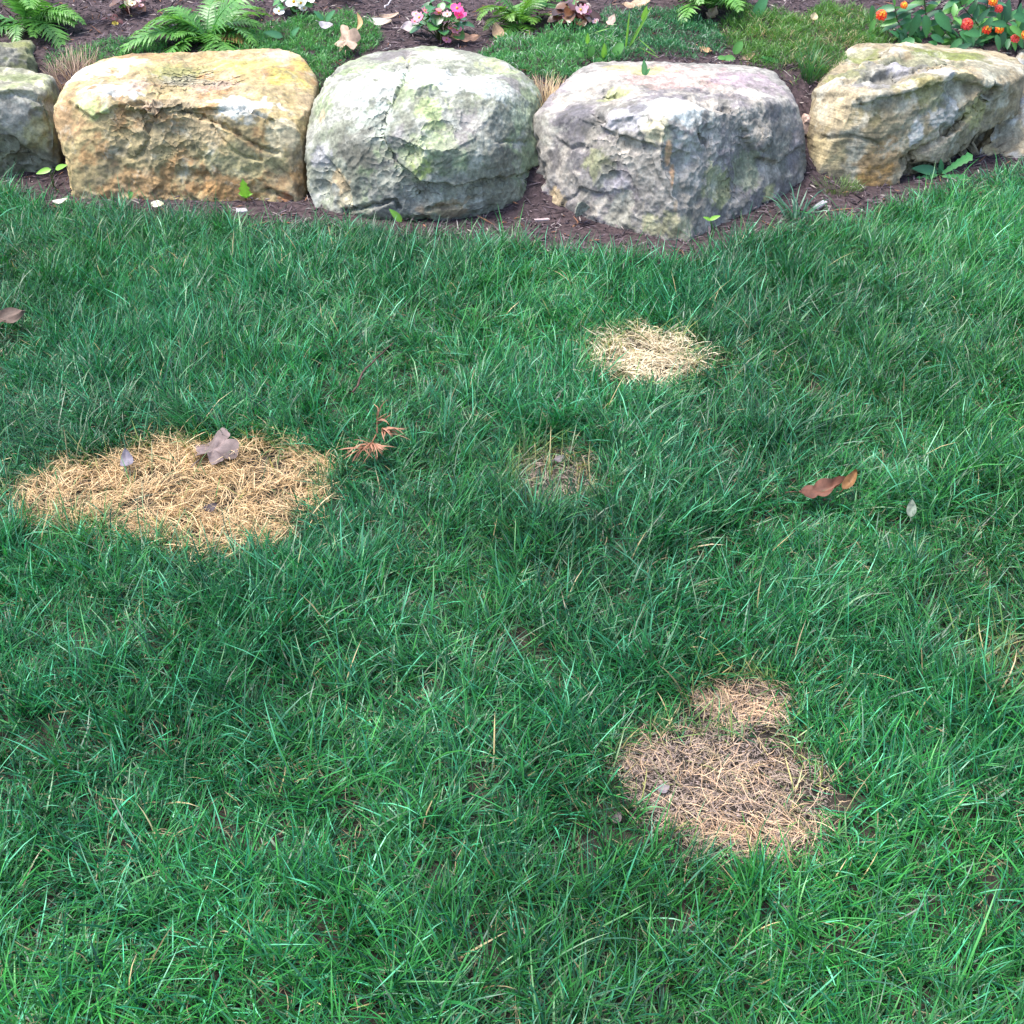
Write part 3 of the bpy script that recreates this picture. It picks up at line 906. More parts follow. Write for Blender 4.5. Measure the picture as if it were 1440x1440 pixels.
def straw(key, dens, ca, cb, thick, label, spots=None, dark=0.15, lo=0.03, hi=0.075, wid=1.0):
    es = PATCH[key]
    P = [at_z(e_[0] + sx * e_[2] * 1.3, e_[1] + sy * e_[3] * 1.3) for e_ in es for sx in (-1, 1) for sy in (-1, 1)]
    P = np.array(P)
    x0, x1, y0, y1 = P[:, 0].min(), P[:, 0].max(), P[:, 1].min(), P[:, 1].max()
    n = int(dens * (x1 - x0) * (y1 - y0))
    x, y = rng.uniform(x0, x1, n), rng.uniform(y0, y1, n)
    pm = pmask(key, x, y)
    dn = np.clip(0.75 + 0.9 * n2(x, y, 16, 30.0, 2), 0.15, 1)
    if spots:
        s = np.full(n, 0.0)
        for (px, py, rx, ry, a) in spots:
            s = np.maximum(s, a * sstep(1.25, 0.4, ell(px, py, rx, ry, x, y) + 0.3 * n2(x, y, 15, 4.0)))
        dn = dn * 0.12 + s
    keep = rng.random(n) < pm * dn
    x, y = x[keep], y[keep]
    m = len(x)
    lay = rng.random(m)
    c = mixc(ca, cb, np.clip(rng.normal(0.5, 0.35, m), 0, 1))
    dk = rng.random(m) < dark
    c[dk] *= 0.5
    fl = 2.6 * math.pi * n2(x, y, 7, 40.0, 2)
    az = fl + rng.normal(0, 0.8, m)
    g = blades(np.stack([x, y, -0.008 + thick * lay ** 1.5], 1), az, rng.uniform(lo, hi, m), wid * rng.uniform(0.0011, 0.0025, m),
               rng.uniform(0.75, 1.45, m), rng.uniform(1.35, 2.1, m), rng.normal(0, 1.8, m), rng.normal(0, 0.7, m), c, c * rng.uniform(0.85, 1.15, m)[:, None], 6, zmin=0.001)
    o = link('dead_grass', np_mesh('dead_grass', *g, M_STRAW))
    return set_props(o, label, None, 'dead patches in the lawn', 'stuff')

straw('left', 40000, (0.46, 0.29, 0.13), (0.79, 0.58, 0.33), 0.018, 'large golden dead patch of straw with a grey leaf on it', dark=0.25, wid=0.85)
straw('top', 36000, (0.56, 0.44, 0.26), (0.80, 0.69, 0.50), 0.026, 'small pale straw patch nearest the boulders')
straw('bare', 9000, (0.30, 0.23, 0.18), (0.46, 0.36, 0.29), 0.006, 'little thin brown patch in the middle of the lawn', dark=0.3, lo=0.015, hi=0.05)
straw('near', 30000, (0.48, 0.30, 0.18), (0.76, 0.54, 0.34), 0.010, 'round dead patch with bare soil and orange straw, closest to the viewer',
      [(1045, 985, 62, 36, 0.9), (1075, 1165, 75, 34, 0.8), (985, 1150, 60, 22, 0.5), (1015, 1110, 60, 18, 0.6), (920, 1060, 40, 30, 0.3), (1020, 1085, 130, 80, 0.14)], dark=0.25, lo=0.02, hi=0.07, wid=0.62)
straw('edge', 5000, (0.36, 0.30, 0.18), (0.50, 0.42, 0.26), 0.008, 'faint thin patch at the right edge of the lawn', dark=0.3, lo=0.015, hi=0.04)

# clods and crumbs on the bare soil of the near patch, mulch over the bed
def chips(x, y, z, L, w, h, col, flat=0.35):
    """short split splinters: six-cornered spindles lying about"""
    n = len(x)
    a = rng.uniform(0, 2 * math.pi, n)
    pit = rng.normal(0, flat, n)
    d = np.stack([np.cos(a) * np.cos(pit), np.sin(a) * np.cos(pit), np.sin(pit)], 1)
    s = np.stack([-np.sin(a), np.cos(a), rng.normal(0, 0.4, n)], 1)
    s /= np.linalg.norm(s, axis=1)[:, None]
    u = np.cross(d, s)
    c = np.stack([x, y, z], 1)
    j = rng.uniform(0.55, 1.0, (4, n))
    P = [c - d * (L / 2)[:, None], c + s * (w / 2 * j[0])[:, None] - d * (L * 0.22)[:, None], c + u * (h / 2)[:, None], c - s * (w / 2 * j[1])[:, None] + d * (L * 0.15)[:, None],
         c - u * (h / 2)[:, None], c + d * (L / 2)[:, None]]
    V = np.stack(P, 1).reshape(-1, 3)
    b = (np.arange(n) * 6)[:, None]
    T = np.concatenate([b + np.array(t)[None] for t in ((0, 2, 1), (0, 3, 2), (0, 4, 3), (0, 1, 4), (5, 1, 2), (5, 2, 3), (5, 3, 4), (5, 4, 1))])
    C = np.repeat(col, 6, axis=0)
    return V, np.zeros((0, 4), int), T, C

n = 30000
x = rng.uniform(-3.0, 3.0, n)
s = rng.uniform(-0.05, 2.1, n)
k = rng.random(n) < np.where(s > 1.5, 0.5, 1.0)
x, s = x[k], s[k]
y = edge(x) + s
n = len(x)
z = bed_z(x, y) + rng.uniform(0.0, 0.010, n)
c = mixc((0.035, 0.026, 0.030), (0.20, 0.148, 0.158), rng.random(n) ** 1.5)
k = rng.random(n) < 0.07
c[k] = mixc((0.26, 0.21, 0.19), (0.42, 0.36, 0.33), rng.random(k.sum()))
k = rng.random(n) < 0.05
c[k] = mixc((0.22, 0.10, 0.06), (0.28, 0.14, 0.08), rng.random(k.sum()))
o = link('bark_mulch', np_mesh('bark_mulch', *chips(x, y, z, rng.lognormal(-3.55, 0.5, n), rng.uniform(0.003, 0.009, n), rng.uniform(0.002, 0.007, n), c), M_CHIP, smooth=False))
set_props(o, 'shredded purplish brown bark mulch covering the flower bed', None, None, 'stuff')

n = 16000
x, y = rng.uniform(0.1, 1.0, n), rng.uniform(0.9, 1.75, n)
xa, ya = scatter(1200, 0.6, 4.3, 0.2)
x, y = np.concatenate([x, xa]), np.concatenate([y, ya])
pm = np.maximum.reduce([pmask(k_, x, y) for k_ in ('near', 'bare', 'left', 'top')])
k = rng.random(len(x)) < pm
x, y = x[k], y[k]
n = len(x)
c = mixc((0.12, 0.09, 0.08), (0.28, 0.215, 0.19), rng.random(n))
o = link('soil_crumbs', np_mesh('soil_crumbs', *chips(x, y, rng.uniform(-0.011, 0.0, n), rng.uniform(0.003, 0.009, n), rng.uniform(0.002, 0.006, n), rng.uniform(0.001, 0.003, n), c, 0.12), M_CHIP, smooth=False))
set_props(o, 'brown soil crumbs and litter on the bare patches', None, None, 'stuff')

# fine matted fibres lying flat on the bare soil
n = 52000
x, y = rng.uniform(0.1, 1.0, n), rng.uniform(0.9, 1.75, n)
xb, yb = rng.uniform(0.0, 0.4, n // 5), rng.uniform(1.7, 2.5, n // 5)
x, y = np.concatenate([x, xb]), np.concatenate([y, yb])
pm = np.maximum(pmask('near', x, y), 0.7 * pmask('bare', x, y))
k = rng.random(len(x)) < pm * np.clip(0.7 + 0.9 * n2(x, y, 18, 71.0, 2), 0.2, 1)
x, y = x[k], y[k]
n = len(x)
c = mixc((0.20, 0.15, 0.125), (0.50, 0.38, 0.29), rng.random(n))
g = blades(np.stack([x, y, rng.uniform(-0.011, -0.002, n)], 1), 2.6 * math.pi * n2(x, y, 9, 43.0, 2) + rng.normal(0, 1.1, n), rng.uniform(0.010, 0.030, n), rng.uniform(0.0007, 0.0015, n), rng.uniform(1.25, 1.55, n), rng.uniform(1.45, 1.7, n),
           rng.normal(0, 1.2, n), rng.normal(0, 0.5, n), c, c, 3, zmin=0.0005)
o = link('dry_thatch', np_mesh('dry_thatch', *g, M_STRAW))
set_props(o, 'fine greyish brown fibres matted flat on the bare soil patches', None, None, 'stuff')

# ------------------------------------------------------------------ ground cover in the bed
def bed_ell(px, py, rx, ry, x, y):
    c = at_bed(px, py)
    ax = abs(at_y(px + rx, py, c[1])[0] - c[0])
    ay = 0.5 * abs(at_bed(px, py - ry)[1] - at_bed(px, py + ry)[1])
    return np.hypot((x - c[0]) / ax, (y - c[1]) / ay)

def cover(label, ells, dens, ca, cb, lo, hi, wid, hump=0.02, lean=(0.1, 0.9), name='ground_cover', extra=None):
    P = np.array([at_bed(e_[0] + sx * e_[2] * 1.2, e_[1] + sy * e_[3] * 1.2) for e_ in ells for sx in (-1, 1) for sy in (-1, 1)])
    x0, x1, y0, y1 = P[:, 0].min(), P[:, 0].max(), P[:, 1].min(), P[:, 1].max()
    n = int(dens * (x1 - x0) * (y1 - y0))
    x, y = rng.uniform(x0, x1, n), rng.uniform(y0, y1, n)
    d = np.full(n, 9.0)
    for e_ in ells:
        d = np.minimum(d, bed_ell(*e_, x, y))
    d = d + 0.3 * n2(x, y, 10, 6.0, 3)
    w = sstep(1.1, 0.75, d)
    keep = rng.random(n) < w
    x, y, w = x[keep], y[keep], w[keep]
    m = len(x)
    lump = np.clip(0.5 + 0.8 * n2(x, y, 17, 9.0, 2), 0, 1)
    z = bed_z(x, y) + hump * lump * w * rng.random(m) ** 0.6
    c = mixc(ca, cb, np.clip(rng.normal(0.45, 0.3, m) + 0.5 * n2(x, y, 6, 4.0), 0, 1))
    if extra is not None:
        k = rng.random(m) < 0.10 * sstep(-0.1, 0.3, n2(x, y, 7, 14.0))
        c[k] = np.array(extra)[None] * rng.uniform(0.7, 1.2, k.sum())[:, None]
    g = blades(np.stack([x, y, z], 1), rng.uniform(0, 6.28, m), rng.uniform(lo, hi, m), rng.uniform(wid * 0.7, wid * 1.3, m), rng.uniform(lean[0], lean[1], m), rng.uniform(0.7, 1.9, m),
               rng.normal(0, 0.5, m), rng.normal(0, 0.8, m), c * 0.8, c * 1.2, 4)
    o = link(name, np_mesh(name, *g, M_LEAF))
    return set_props(o, label, None, 'low green carpets in the bed', 'stuff')

CA, CB = (0.03, 0.16, 0.04), (0.10, 0.30, 0.065)
cover('soft green moss carpet between the golden and grey green boulders', [(440, 62, 80, 34), (465, 42, 55, 18), (435, 95, 42, 34), (512, 62, 26, 18), (370, 66, 50, 16)], 32000, CA, CB, 0.015, 0.035, 0.0026, 0.05)
cover('dense green creeping carpet behind the gap of the two grey boulders', [(755, 82, 80, 28), (820, 70, 74, 26), (780, 100, 48, 18)], 36000, (0.03, 0.16, 0.05), (0.11, 0.32, 0.085), 0.015, 0.035, 0.003, 0.06, extra=(0.40, 0.46, 0.40))
cover('darker green creeping carpet behind the big grey boulder', [(920, 50, 95, 32), (980, 55, 40, 26), (870, 70, 60, 22)], 32000, (0.022, 0.125, 0.045), (0.065, 0.23, 0.08), 0.012, 0.03, 0.0026, 0.045, extra=(0.30, 0.36, 0.30))
cover('fine yellowish green ferny carpet right of the big grey boulder', [(1090, 60, 75, 46), (1140, 85, 55, 24), (1190, 45, 60, 30), (1060, 40, 40, 20)], 32000, (0.035, 0.13, 0.02), (0.10, 0.23, 0.03), 0.02, 0.05, 0.0020, 0.05, extra=(0.45, 0.36, 0.20))
cover('thin green carpet along the back of the golden boulder', [(170, 72, 70, 16), (95, 84, 36, 14)], 24000, CA, CB, 0.012, 0.03, 0.0024, 0.03)

def tuft(label, px, py, n, r, lo, hi, wid, ca, cb, lean, where='bed', mat=None, name='grass_tuft', cat='grass tuft', Yd=None, K=5, group=None):
    c0 = at_bed(px, py) if where == 'bed' else (at_z(px, py) if Yd is None else at_y(px, py, Yd))
    a = rng.uniform(0, 6.28, n)
    rr = r * np.sqrt(rng.random(n))
    root = np.stack([rr * np.cos(a), rr * np.sin(a) * 0.7, np.full(n, -0.005)], 1)
    if where == 'bed':
        root[:, 2] += bed_z(root[:, 0] + c0[0], root[:, 1] + c0[1]) - c0[2]
    c = mixc(ca, cb, rng.random(n))
    g = blades(root, a + rng.normal(0, 0.5, n), rng.uniform(lo, hi, n), rng.uniform(wid * 0.7, wid * 1.2, n), rng.uniform(0.05, lean * 0.6, n), rng.uniform(lean * 0.7, lean * 1.6, n), rng.normal(0, 0.4, n), rng.normal(0, 0.5, n), c, c * 1.15, K)
    o = link(name, np_mesh(name, *g, mat or M_GRASS))
    o.location = Vector([float(v) for v in c0])
    return set_props(o, label, cat, group)

TANA, TANB = (0.40, 0.28, 0.15), (0.62, 0.48, 0.30)
tuft('dry tan grass tuft in the gap left of the big grey boulder', 768, 150, 420, 0.075, 0.05, 0.11, 0.0022, TANA, TANB, 0.8, mat=M_STRAW)
tuft('dry brownish grass tuft in the gap left of the golden boulder', 102, 112, 300, 0.09, 0.05, 0.11, 0.0022, (0.30, 0.2, 0.14), (0.50, 0.38, 0.27), 0.8, mat=M_STRAW)
tuft('patch of dried tan grass in the ferny carpet above the layered boulder', 1180, 62, 240, 0.09, 0.03, 0.06, 0.002, (0.40, 0.32, 0.18), (0.56, 0.46, 0.28), 1.2, mat=M_STRAW)
tuft('upright green grass tuft just left of the layered tan boulder', 1140, 112, 90, 0.035, 0.07, 0.14, 0.003, (0.02, 0.11, 0.03), (0.06, 0.19, 0.05), 0.7)
tuft('fine green grass tuft at the foot of the layered tan boulder', 1178, 268, 260, 0.075, 0.03, 0.065, 0.0016, (0.04, 0.12, 0.02), (0.12, 0.20, 0.04), 1.0, where='lawn')
tuft('blue green spiky grass clump between big grey and layered tan boulders', 1118, 308, 46, 0.03, 0.07, 0.14, 0.006, (0.03, 0.11, 0.06), (0.07, 0.18, 0.11), 1.3, where='lawn', Yd=None)

# ------------------------------------------------------------------ leaf shapes
def leaf_mesh(name, mat, col, width=0.5, serr=0.0, fold=0.12, droop=0.15, shape='ovate', n=7, vein=1.25, tip=None):
    """unit leaf along +X, normal +Z; two halves folded along the midrib"""
    vs, cs = [], []
    col = np.array(col)
    for i in range(n + 1):
        t = i / n
        if shape == 'ovate':
            h = 1.0 if not 0 < t < 1 else (t ** 0.6) * ((1 - t) ** 0.95) / 0.455
            h = 0 if not 0 < t < 1 else h
        elif shape == 'round':
            h = math.sqrt(max(0, 1 - (2 * t - 1) ** 2))
        elif shape == 'lance':
            h = math.sin(math.pi * t ** 0.9) ** 0.8
        elif shape == 'spoon':
            h = 0.15 + math.sin(math.pi * max(0, (t - 0.35) / 0.65)) if t > 0.35 else 0.14
            h = min(1, h) if t < 1 else 0
        elif shape == 'runcinate':
            h = (0.25 + 0.75 * t ** 0.7) * (1 if i % 2 else 0.72) if t < 0.95 else 0.0
        h *= width / 2
        if serr and i % 2:
            h *= 1 + serr
        z = -droop * t * t
        vs += [(t - (0.03 if serr else 0), h, z + fold * h * 2), (t, 0, z), (t - (0.03 if serr else 0), -h, z + fold * h * 2)]
        cs += [col * (1 if i % 2 else 0.94), col * vein, col * (1 if i % 2 else 0.94)]
    fs = []
    for i in range(n):
        a = 3 * i
        fs += [(a + 1, a + 4, a + 3, a), (a + 2, a + 5, a + 4, a + 1)]
    mb = MB()
    mb.add(vs, fs, np.array(cs))
    return mb.mesh(name, mat)

def place(ob, base, dirv, up=(0, 0, 1), size=1.0, roll=0.0):
    d = Vector([float(c) for c in dirv]).normalized()
    u = Vector(up)
    s = u.cross(d)
    if s.length < 1e-4:
        s = Vector((1, 0, 0)).cross(d)
    s.normalize()
    u = d.cross(s)
    Mx = Matrix((d, s, u)).transposed()
    Mx = Mx @ Matrix.Rotation(roll, 3, 'X')
    ob.rotation_euler = Mx.to_euler()
    ob.location = Vector([float(c) for c in base])
    ob.scale = (size, size, size)
    return ob

# ------------------------------------------------------------------ ferns
def frond_mesh(L, spread, a0, a1, col, tipcol, seed, n=19, curl=0.0):
    rg = random.Random(seed)
    mb = MB()
    N = 24
    pts, tans = [], []
    p = Vector((0, 0, 0))
    for i in range(N + 1):
        t = i / N
        th = a0 + (a1 - a0) * t ** 1.25
        d = Vector((math.sin(th), curl * t * 0.6, math.cos(th))).normalized()
        pts.append(p.copy())
        tans.append(d)
        p = p + d * (L / N)
    col, tipcol = np.array(col), np.array(tipcol)
    mb.tube(pts[::2], [0.0026 * (1 - 0.8 * i / (N / 2)) for i in range(len(pts[::2]))], col * 1.3, 4)
    for k in range(n):
        t = 0.14 + 0.86 * k / n
        fi = t * N
        i0 = min(int(fi), N - 1)
        q = pts[i0].lerp(pts[i0 + 1], fi - i0)
        d = tans[i0]
        up = Vector((0, 1, 0)).cross(d) * -1
        if up.z < 0: up = -up
        ln = spread * (min(1, (t - 0.05) / 0.28) ** 0.8) * (1 - t) ** 0.75 * 1.25 * rg.uniform(0.9, 1.1) + 0.006
        wd = L * 0.86 / n * 1.12
        for sgn in (-1, 1):
            side = Vector((0, sgn, 0))
            ang = R(18 + 30 * t)
            dirp = (side * math.cos(ang) + d * math.sin(ang)).normalized()
            dirp = (dirp + up * rg.uniform(-0.12, 0.22)).normalized()
            wv = dirp.cross(up).normalized()
            vs, cs = [], []
            M_ = 7
            cc = (col * (1 - t) + tipcol * t) * rg.uniform(0.8, 1.2)
            for j in range(M_ + 1):
                s = j / M_
                h = wd * 0.5 * (1 - s ** 1.7) * (1.0 if j % 2 == 0 else 0.62)
                c_ = q + dirp * (ln * s) - Vector((0, 0, 1)) * (0.22 * ln * s * s)
                vs += [c_ + wv * h + dirp * 0.003, c_ + up * (-0.05 * wd), c_ - wv * h + dirp * 0.003]
                cs += [cc, cc * 0.85, cc]
            fs = []
            for j in range(M_):
                a = 3 * j
                fs += [(a, a + 3, a + 4, a + 1), (a + 1, a + 4, a + 5, a + 2)]
            mb.add(vs, fs, np.array(cs))
    return mb.mesh('frond', M_LEAF)

FG, FT = (0.06, 0.21, 0.04), (0.13, 0.31, 0.05)
_fr = {}
def frond_set(key, col, tip):
    if key not in _fr:
        _fr[key] = [frond_mesh(0.30, 0.085, R(18), R(115), col, tip, 1), frond_mesh(0.30, 0.075, R(30), R(130), col, tip, 2, curl=0.5), frond_mesh(0.30, 0.09, R(45), R(120), col, tip, 3, curl=-0.5),
                    frond_mesh(0.30, 0.08, R(60), R(150), col, tip, 4)]
    return _fr[key]

FRONDS_GROUP = 'ferns in the flower bed'
def fern(label, base, dirs, seed, col=FG, tip=FT, key='green'):
    """dirs: (azimuth deg in plan, scale, variant, tilt deg, brown?)"""
    e = empty('fern', base, label, 'fern', FRONDS_GROUP)
    ms = frond_set(key, col, tip)
    br = frond_set('brown', (0.22, 0.13, 0.05), (0.30, 0.20, 0.07))
    rg = random.Random(seed)
    for d in dirs:
        azd, sc, va, ti = d[:4]
        o = link('frond', (br if len(d) > 4 else ms)[va], e)
        o.rotation_euler = (Matrix.Rotation(R(azd), 3, 'Z') @ Matrix.Rotation(R(ti), 3, 'Y') @ Matrix.Rotation(R(rg.uniform(-25, 25)), 3, 'X')).to_euler()
        o.scale = (sc, sc, sc)
        o.location = (rg.uniform(-0.015, 0.015), rg.uniform(-0.015, 0.015), -0.005)
        if len(d) > 4:
            o['label'] = 'withered brown frond'
    return e

def ring(n, s0, s1, seed, front=True):
    rg = random.Random(seed)
    return [(360 * i / n + rg.uniform(-14, 14), rg.uniform(s0, s1), rg.randrange(4), rg.uniform(-8, 12)) for i in range(n)]

fern('green fern at the top left corner behind the mossy slab', at_bed(38, 34), ring(13, 0.9, 1.25, 1) + [(-35, 1.0, 1, 10), (-62, 0.95, 2, 12), (-15, 0.95, 2, 0), (-85, 0.8, 3, 0), (-50, 0.7, 3, 20)], 1)
fern('spreading green fern with one withered frond behind the golden boulder', at_bed(292, 58), ring(17, 0.85, 1.25, 2) + [(-150, 0.95, 1, 0), (-165, 0.9, 2, 8), (-120, 0.65, 2, 0), (-20, 0.85, 2, 10, 1), (-60, 0.6, 2, 0), (-8, 0.9, 1, 5), (170, 0.8, 1, 0)], 2)
fern('light green fern right of the pink begonia', at_bed(728, 34), ring(10, 0.6, 0.95, 3) + [(-140, 0.9, 1, 5), (-115, 0.75, 2, 5), (-95, 0.6, 1, 0), (-70, 0.6, 2, 0)], 3, (0.06, 0.20, 0.03), (0.15, 0.30, 0.04), 'light')
fern('green fern hanging its tips over the carpet behind the big grey boulder', at_bed(1000, 10) , ring(11, 0.85, 1.2, 4) + [(-85, 0.95, 0, 5), (-110, 1.0, 1, 5), (-60, 0.9, 2, 0), (-130, 0.9, 1, 0)], 4)
e = fern('small yellowing fern behind the green moss carpet', at_bed(478, -4), [(-85, 0.55, 0, 10, 1), (-120, 0.5, 1, 0), (-50, 0.5, 2, 0), (90, 0.6, 0, 0), (160, 0.55, 1, 0)], 5, (0.12, 0.20, 0.03), (0.28, 0.22, 0.05), 'yellow')
fern('dark green fern at the top between the dark leaved begonia and the light fern', at_bed(775, -12), ring(8, 0.6, 0.95, 6) + [(-80, 0.7, 1, 0)], 6)

# ------------------------------------------------------------------ begonias
L_BEG = [leaf_mesh('leaf', M_GLOSSY, c_, 0.86, 0.06, 0.16, 0.18, 'round', 8, 1.2) for c_ in ((0.035, 0.13, 0.035), (0.06, 0.20, 0.04), (0.03, 0.10, 0.03))]
L_DARK = [leaf_mesh('leaf', M_GLOSSY, c_, 0.86, 0.06, 0.16, 0.18, 'round', 8, 1.2) for c_ in ((0.10, 0.035, 0.03), (0.06, 0.03, 0.025), (0.13, 0.06, 0.03))]

def petal_flower(col, seed):
    rg = random.Random(seed)
    mb = MB()
    for k in range(4):
        a = math.pi / 2 * k + rg.uniform(-0.15, 0.15)
        L_, w_ = (1.0, 1.05) if k % 2 == 0 else (0.8, 0.62)
        dx, dy = math.cos(a), math.sin(a)
        vs, fs = [(0, 0, 0.02 * k)], []
        n = 9
        for r_ in (0.55, 1.0):
            for j in range(n):
                t = 2 * math.pi * j / n
                u = 0.5 + 0.5 * math.cos(t) * r_
                v = 0.5 * math.sin(t) * r_ * w_
                z = 0.02 * k + 0.22 * (u * u + v * v) + rg.uniform(-0.03, 0.03)
                vs.append((L_ * (dx * u - dy * v), L_ * (dy * u + dx * v), z))
        vs[0] = (L_ * dx * 0.5, L_ * dy * 0.5, 0.02 * k + 0.05)
        for j in range(n):
            fs.append((0, 1 + j, 1 + (j + 1) % n))
            fs.append((1 + j, 1 + n + j, 1 + n + (j + 1) % n, 1 + (j + 1) % n))
        c = np.array(col) * rg.uniform(0.88, 1.1)
        mb.add(vs, fs, c)
    me = mb.mesh('flower', M_PETAL)
    mc = MB()
    D, F = ico_small(1)
    mc.add(D * np.array([0.2, 0.2, 0.15]) + np.array([0, 0, 0.12]), [tuple(f_) for f_ in F], (0.65, 0.45, 0.05))
    return me, mc.mesh('flower_centre', M_PETAL)

def begonia(label, px, py, r, h, nleaf, leaves, flowers, fl, seed, stemcol=(0.10, 0.14, 0.05), lsz=(0.035, 0.055)):
    base = at_bed(px, py)
    e = empty('begonia', base, label, 'flower', 'begonias in the flower bed')
    rg = random.Random(seed)
    st = MB()
    for i in range(nleaf):
        a = 2.4 * i + rg.uniform(-0.3, 0.3)
        q = math.sqrt((i + 0.5) / nleaf)
        rr = r * q * rg.uniform(0.8, 1.05)
        z = h * (1 - 0.75 * q ** 2) * rg.uniform(0.75, 1.05) + 0.012
        p = Vector((rr * math.cos(a) * 0.72, rr * math.sin(a) * 0.6, z))
        o = link('leaf', leaves[rg.randrange(len(leaves))], e)
        place(o, p, (math.cos(a), math.sin(a), rg.uniform(-0.55, 0.15)), (rg.uniform(-0.3, 0.3), rg.uniform(-0.5, 0.1), 1), rg.uniform(*lsz), rg.uniform(-0.3, 0.3))
        if i % 3 == 0:
            st.tube([(0, 0, -0.01), (p.x * 0.5, p.y * 0.5, z * 0.6), p], [0.004, 0.003, 0.002], stemcol, 5)
    col = {}
    for (fx, fy, c_, sz) in flowers:
        Yd = base[1] - r * 0.6 + rg.uniform(-0.03, 0.03)
        p = at_y(fx, fy, Yd) - base
        key = tuple(c_)
        if key not in col:
            col[key] = petal_flower(c_, len(col) + seed)
        o = link('flower', col[key][0], e)
        place(o, p, (rg.uniform(-1, 1), rg.uniform(-1, 1), rg.uniform(-0.2, 0.4)), (rg.uniform(-0.4, 0.4), -0.9, 0.8), sz * 1.4, 0)
        link('flower_centre', col[key][1], o)
        st.tube([(p[0] * 0.2, p[1] * 0.2, h * 0.4), (p[0] * 0.7, p[1] * 0.7, p[2] * 0.8), tuple(p)], [0.0025, 0.002, 0.0015], stemcol, 5)
    link('stem', st.mesh('stem', M_GLOSSY), e)
    return e

PK, PKD, LPK, WH = (0.80, 0.30, 0.42), (0.80, 0.08, 0.30), (0.80, 0.50, 0.55), (0.85, 0.85, 0.84)
begonia('pink flowering begonia with round green leaves behind the grey green boulder', 620, 56, 0.12, 0.13, 40, L_BEG,
        [(590, 25, PK, 0.019), (583, 30, PK, 0.014), (597, 15, PK, 0.014), (585, 20, LPK, 0.012), (617, 17, PK, 0.018), (629, 20, LPK, 0.013), (623, 29, LPK, 0.014), (643, 12, PKD, 0.02), (648, 20, PKD, 0.019), (646, 22, PKD, 0.014), (640, 32, LPK, 0.015),
         (634, 40, PK, 0.013), (643, 43, PK, 0.014), (628, 56, PK, 0.013), (620, 63, LPK, 0.009)], 1, 101)
begonia('white flowering begonia with bright green leaves', 415, 22, 0.085, 0.10, 24, L_BEG, [(413, 3, WH, 0.024), (424, 5, WH, 0.022), (428, 12, WH, 0.014), (392, 16, WH, 0.016), (417, -6, WH, 0.022), (437, 0, WH, 0.014)], 1, 102)
begonia('dark leaved begonia with pale pink flowers', 806, 38, 0.085, 0.085, 26, L_DARK, [(816, 14, LPK, 0.019), (822, 12, PK, 0.015), (826, 17, PK, 0.013), (794, 26, LPK, 0.015), (796, 16, LPK, 0.011), (793, 31, LPK, 0.010), (837, 30, LPK, 0.010)], 1, 103, (0.14, 0.05, 0.04))
begonia('small dark red begonia with cream buds, at the top left on the mulch', 182, 18, 0.06, 0.07, 16, [L_DARK[2], L_BEG[1], L_DARK[0]], [(180, 6, (0.66, 0.66, 0.40), 0.015), (186, 5, (0.7, 0.7, 0.5), 0.012), (198, 8, LPK, 0.009), (195, 2, LPK, 0.010), (183, 24, (0.6, 0.62, 0.2), 0.008)], 1, 104, (0.16, 0.06, 0.05))
begonia('tiny red leaved seedling on the bare mulch', 160, 36, 0.03, 0.03, 7, [L_DARK[0]], [(162, 33, (0.7, 0.55, 0.1), 0.009)], 1, 105, (0.16, 0.06, 0.05), (0.018, 0.028))

# ------------------------------------------------------------------ lantana
L_LAN = [leaf_mesh('leaf', M_LEAF, c_, w_, 0.10, 0.14, 0.2, 'ovate', 11, 1.18) for c_, w_ in (((0.035, 0.14, 0.05), 0.5), ((0.05, 0.18, 0.055), 0.54), ((0.028, 0.10, 0.045), 0.48), ((0.09, 0.25, 0.05), 0.52))]
def floret_head(cols, seed):
    rg = random.Random(seed)
    mb = MB()
    for k in range(26):
        ph = math.acos(1 - 0.85 * (k + 0.5) / 26)
        a = 2.399 * k
        d = Vector((math.sin(ph) * math.cos(a), math.sin(ph) * math.sin(a), math.cos(ph)))
        u = d.orthogonal().normalized()
        v = d.cross(u)
        c_ = cols[0] if ph < 0.55 else cols[1 + rg.randrange(len(cols) - 1)]
        w0 = rg.uniform(0, 6)
        vs = [d * 0.9]
        for j in range(10):
            t = w0 + 2 * math.pi * j / 10
            r_ = 0.30 if j % 2 == 0 else 0.2
            vs.append(d * (1.02 if j % 2 == 0 else 0.98) + (u * math.cos(t) + v * math.sin(t)) * r_)
        mb.add(vs, [(0, 1 + j, 1 + (j + 1) % 10) for j in range(10)], np.array(c_) * rg.uniform(0.85, 1.1))
    D, F = ico_small(1)
    mb.add(D * 0.8, [tuple(f_) for f_ in F], np.array(cols[1]) * 0.6)
    return mb.mesh('flower_head', M_PETAL)
HEADS = [floret_head([(0.85, 0.35, 0.03), (0.80, 0.07, 0.03), (0.78, 0.10, 0.03)], 1), floret_head([(0.75, 0.12, 0.06), (0.80, 0.06, 0.07), (0.78, 0.10, 0.10)], 2), floret_head([(0.85, 0.55, 0.04), (0.85, 0.28, 0.03), (0.82, 0.16, 0.03)], 3)]

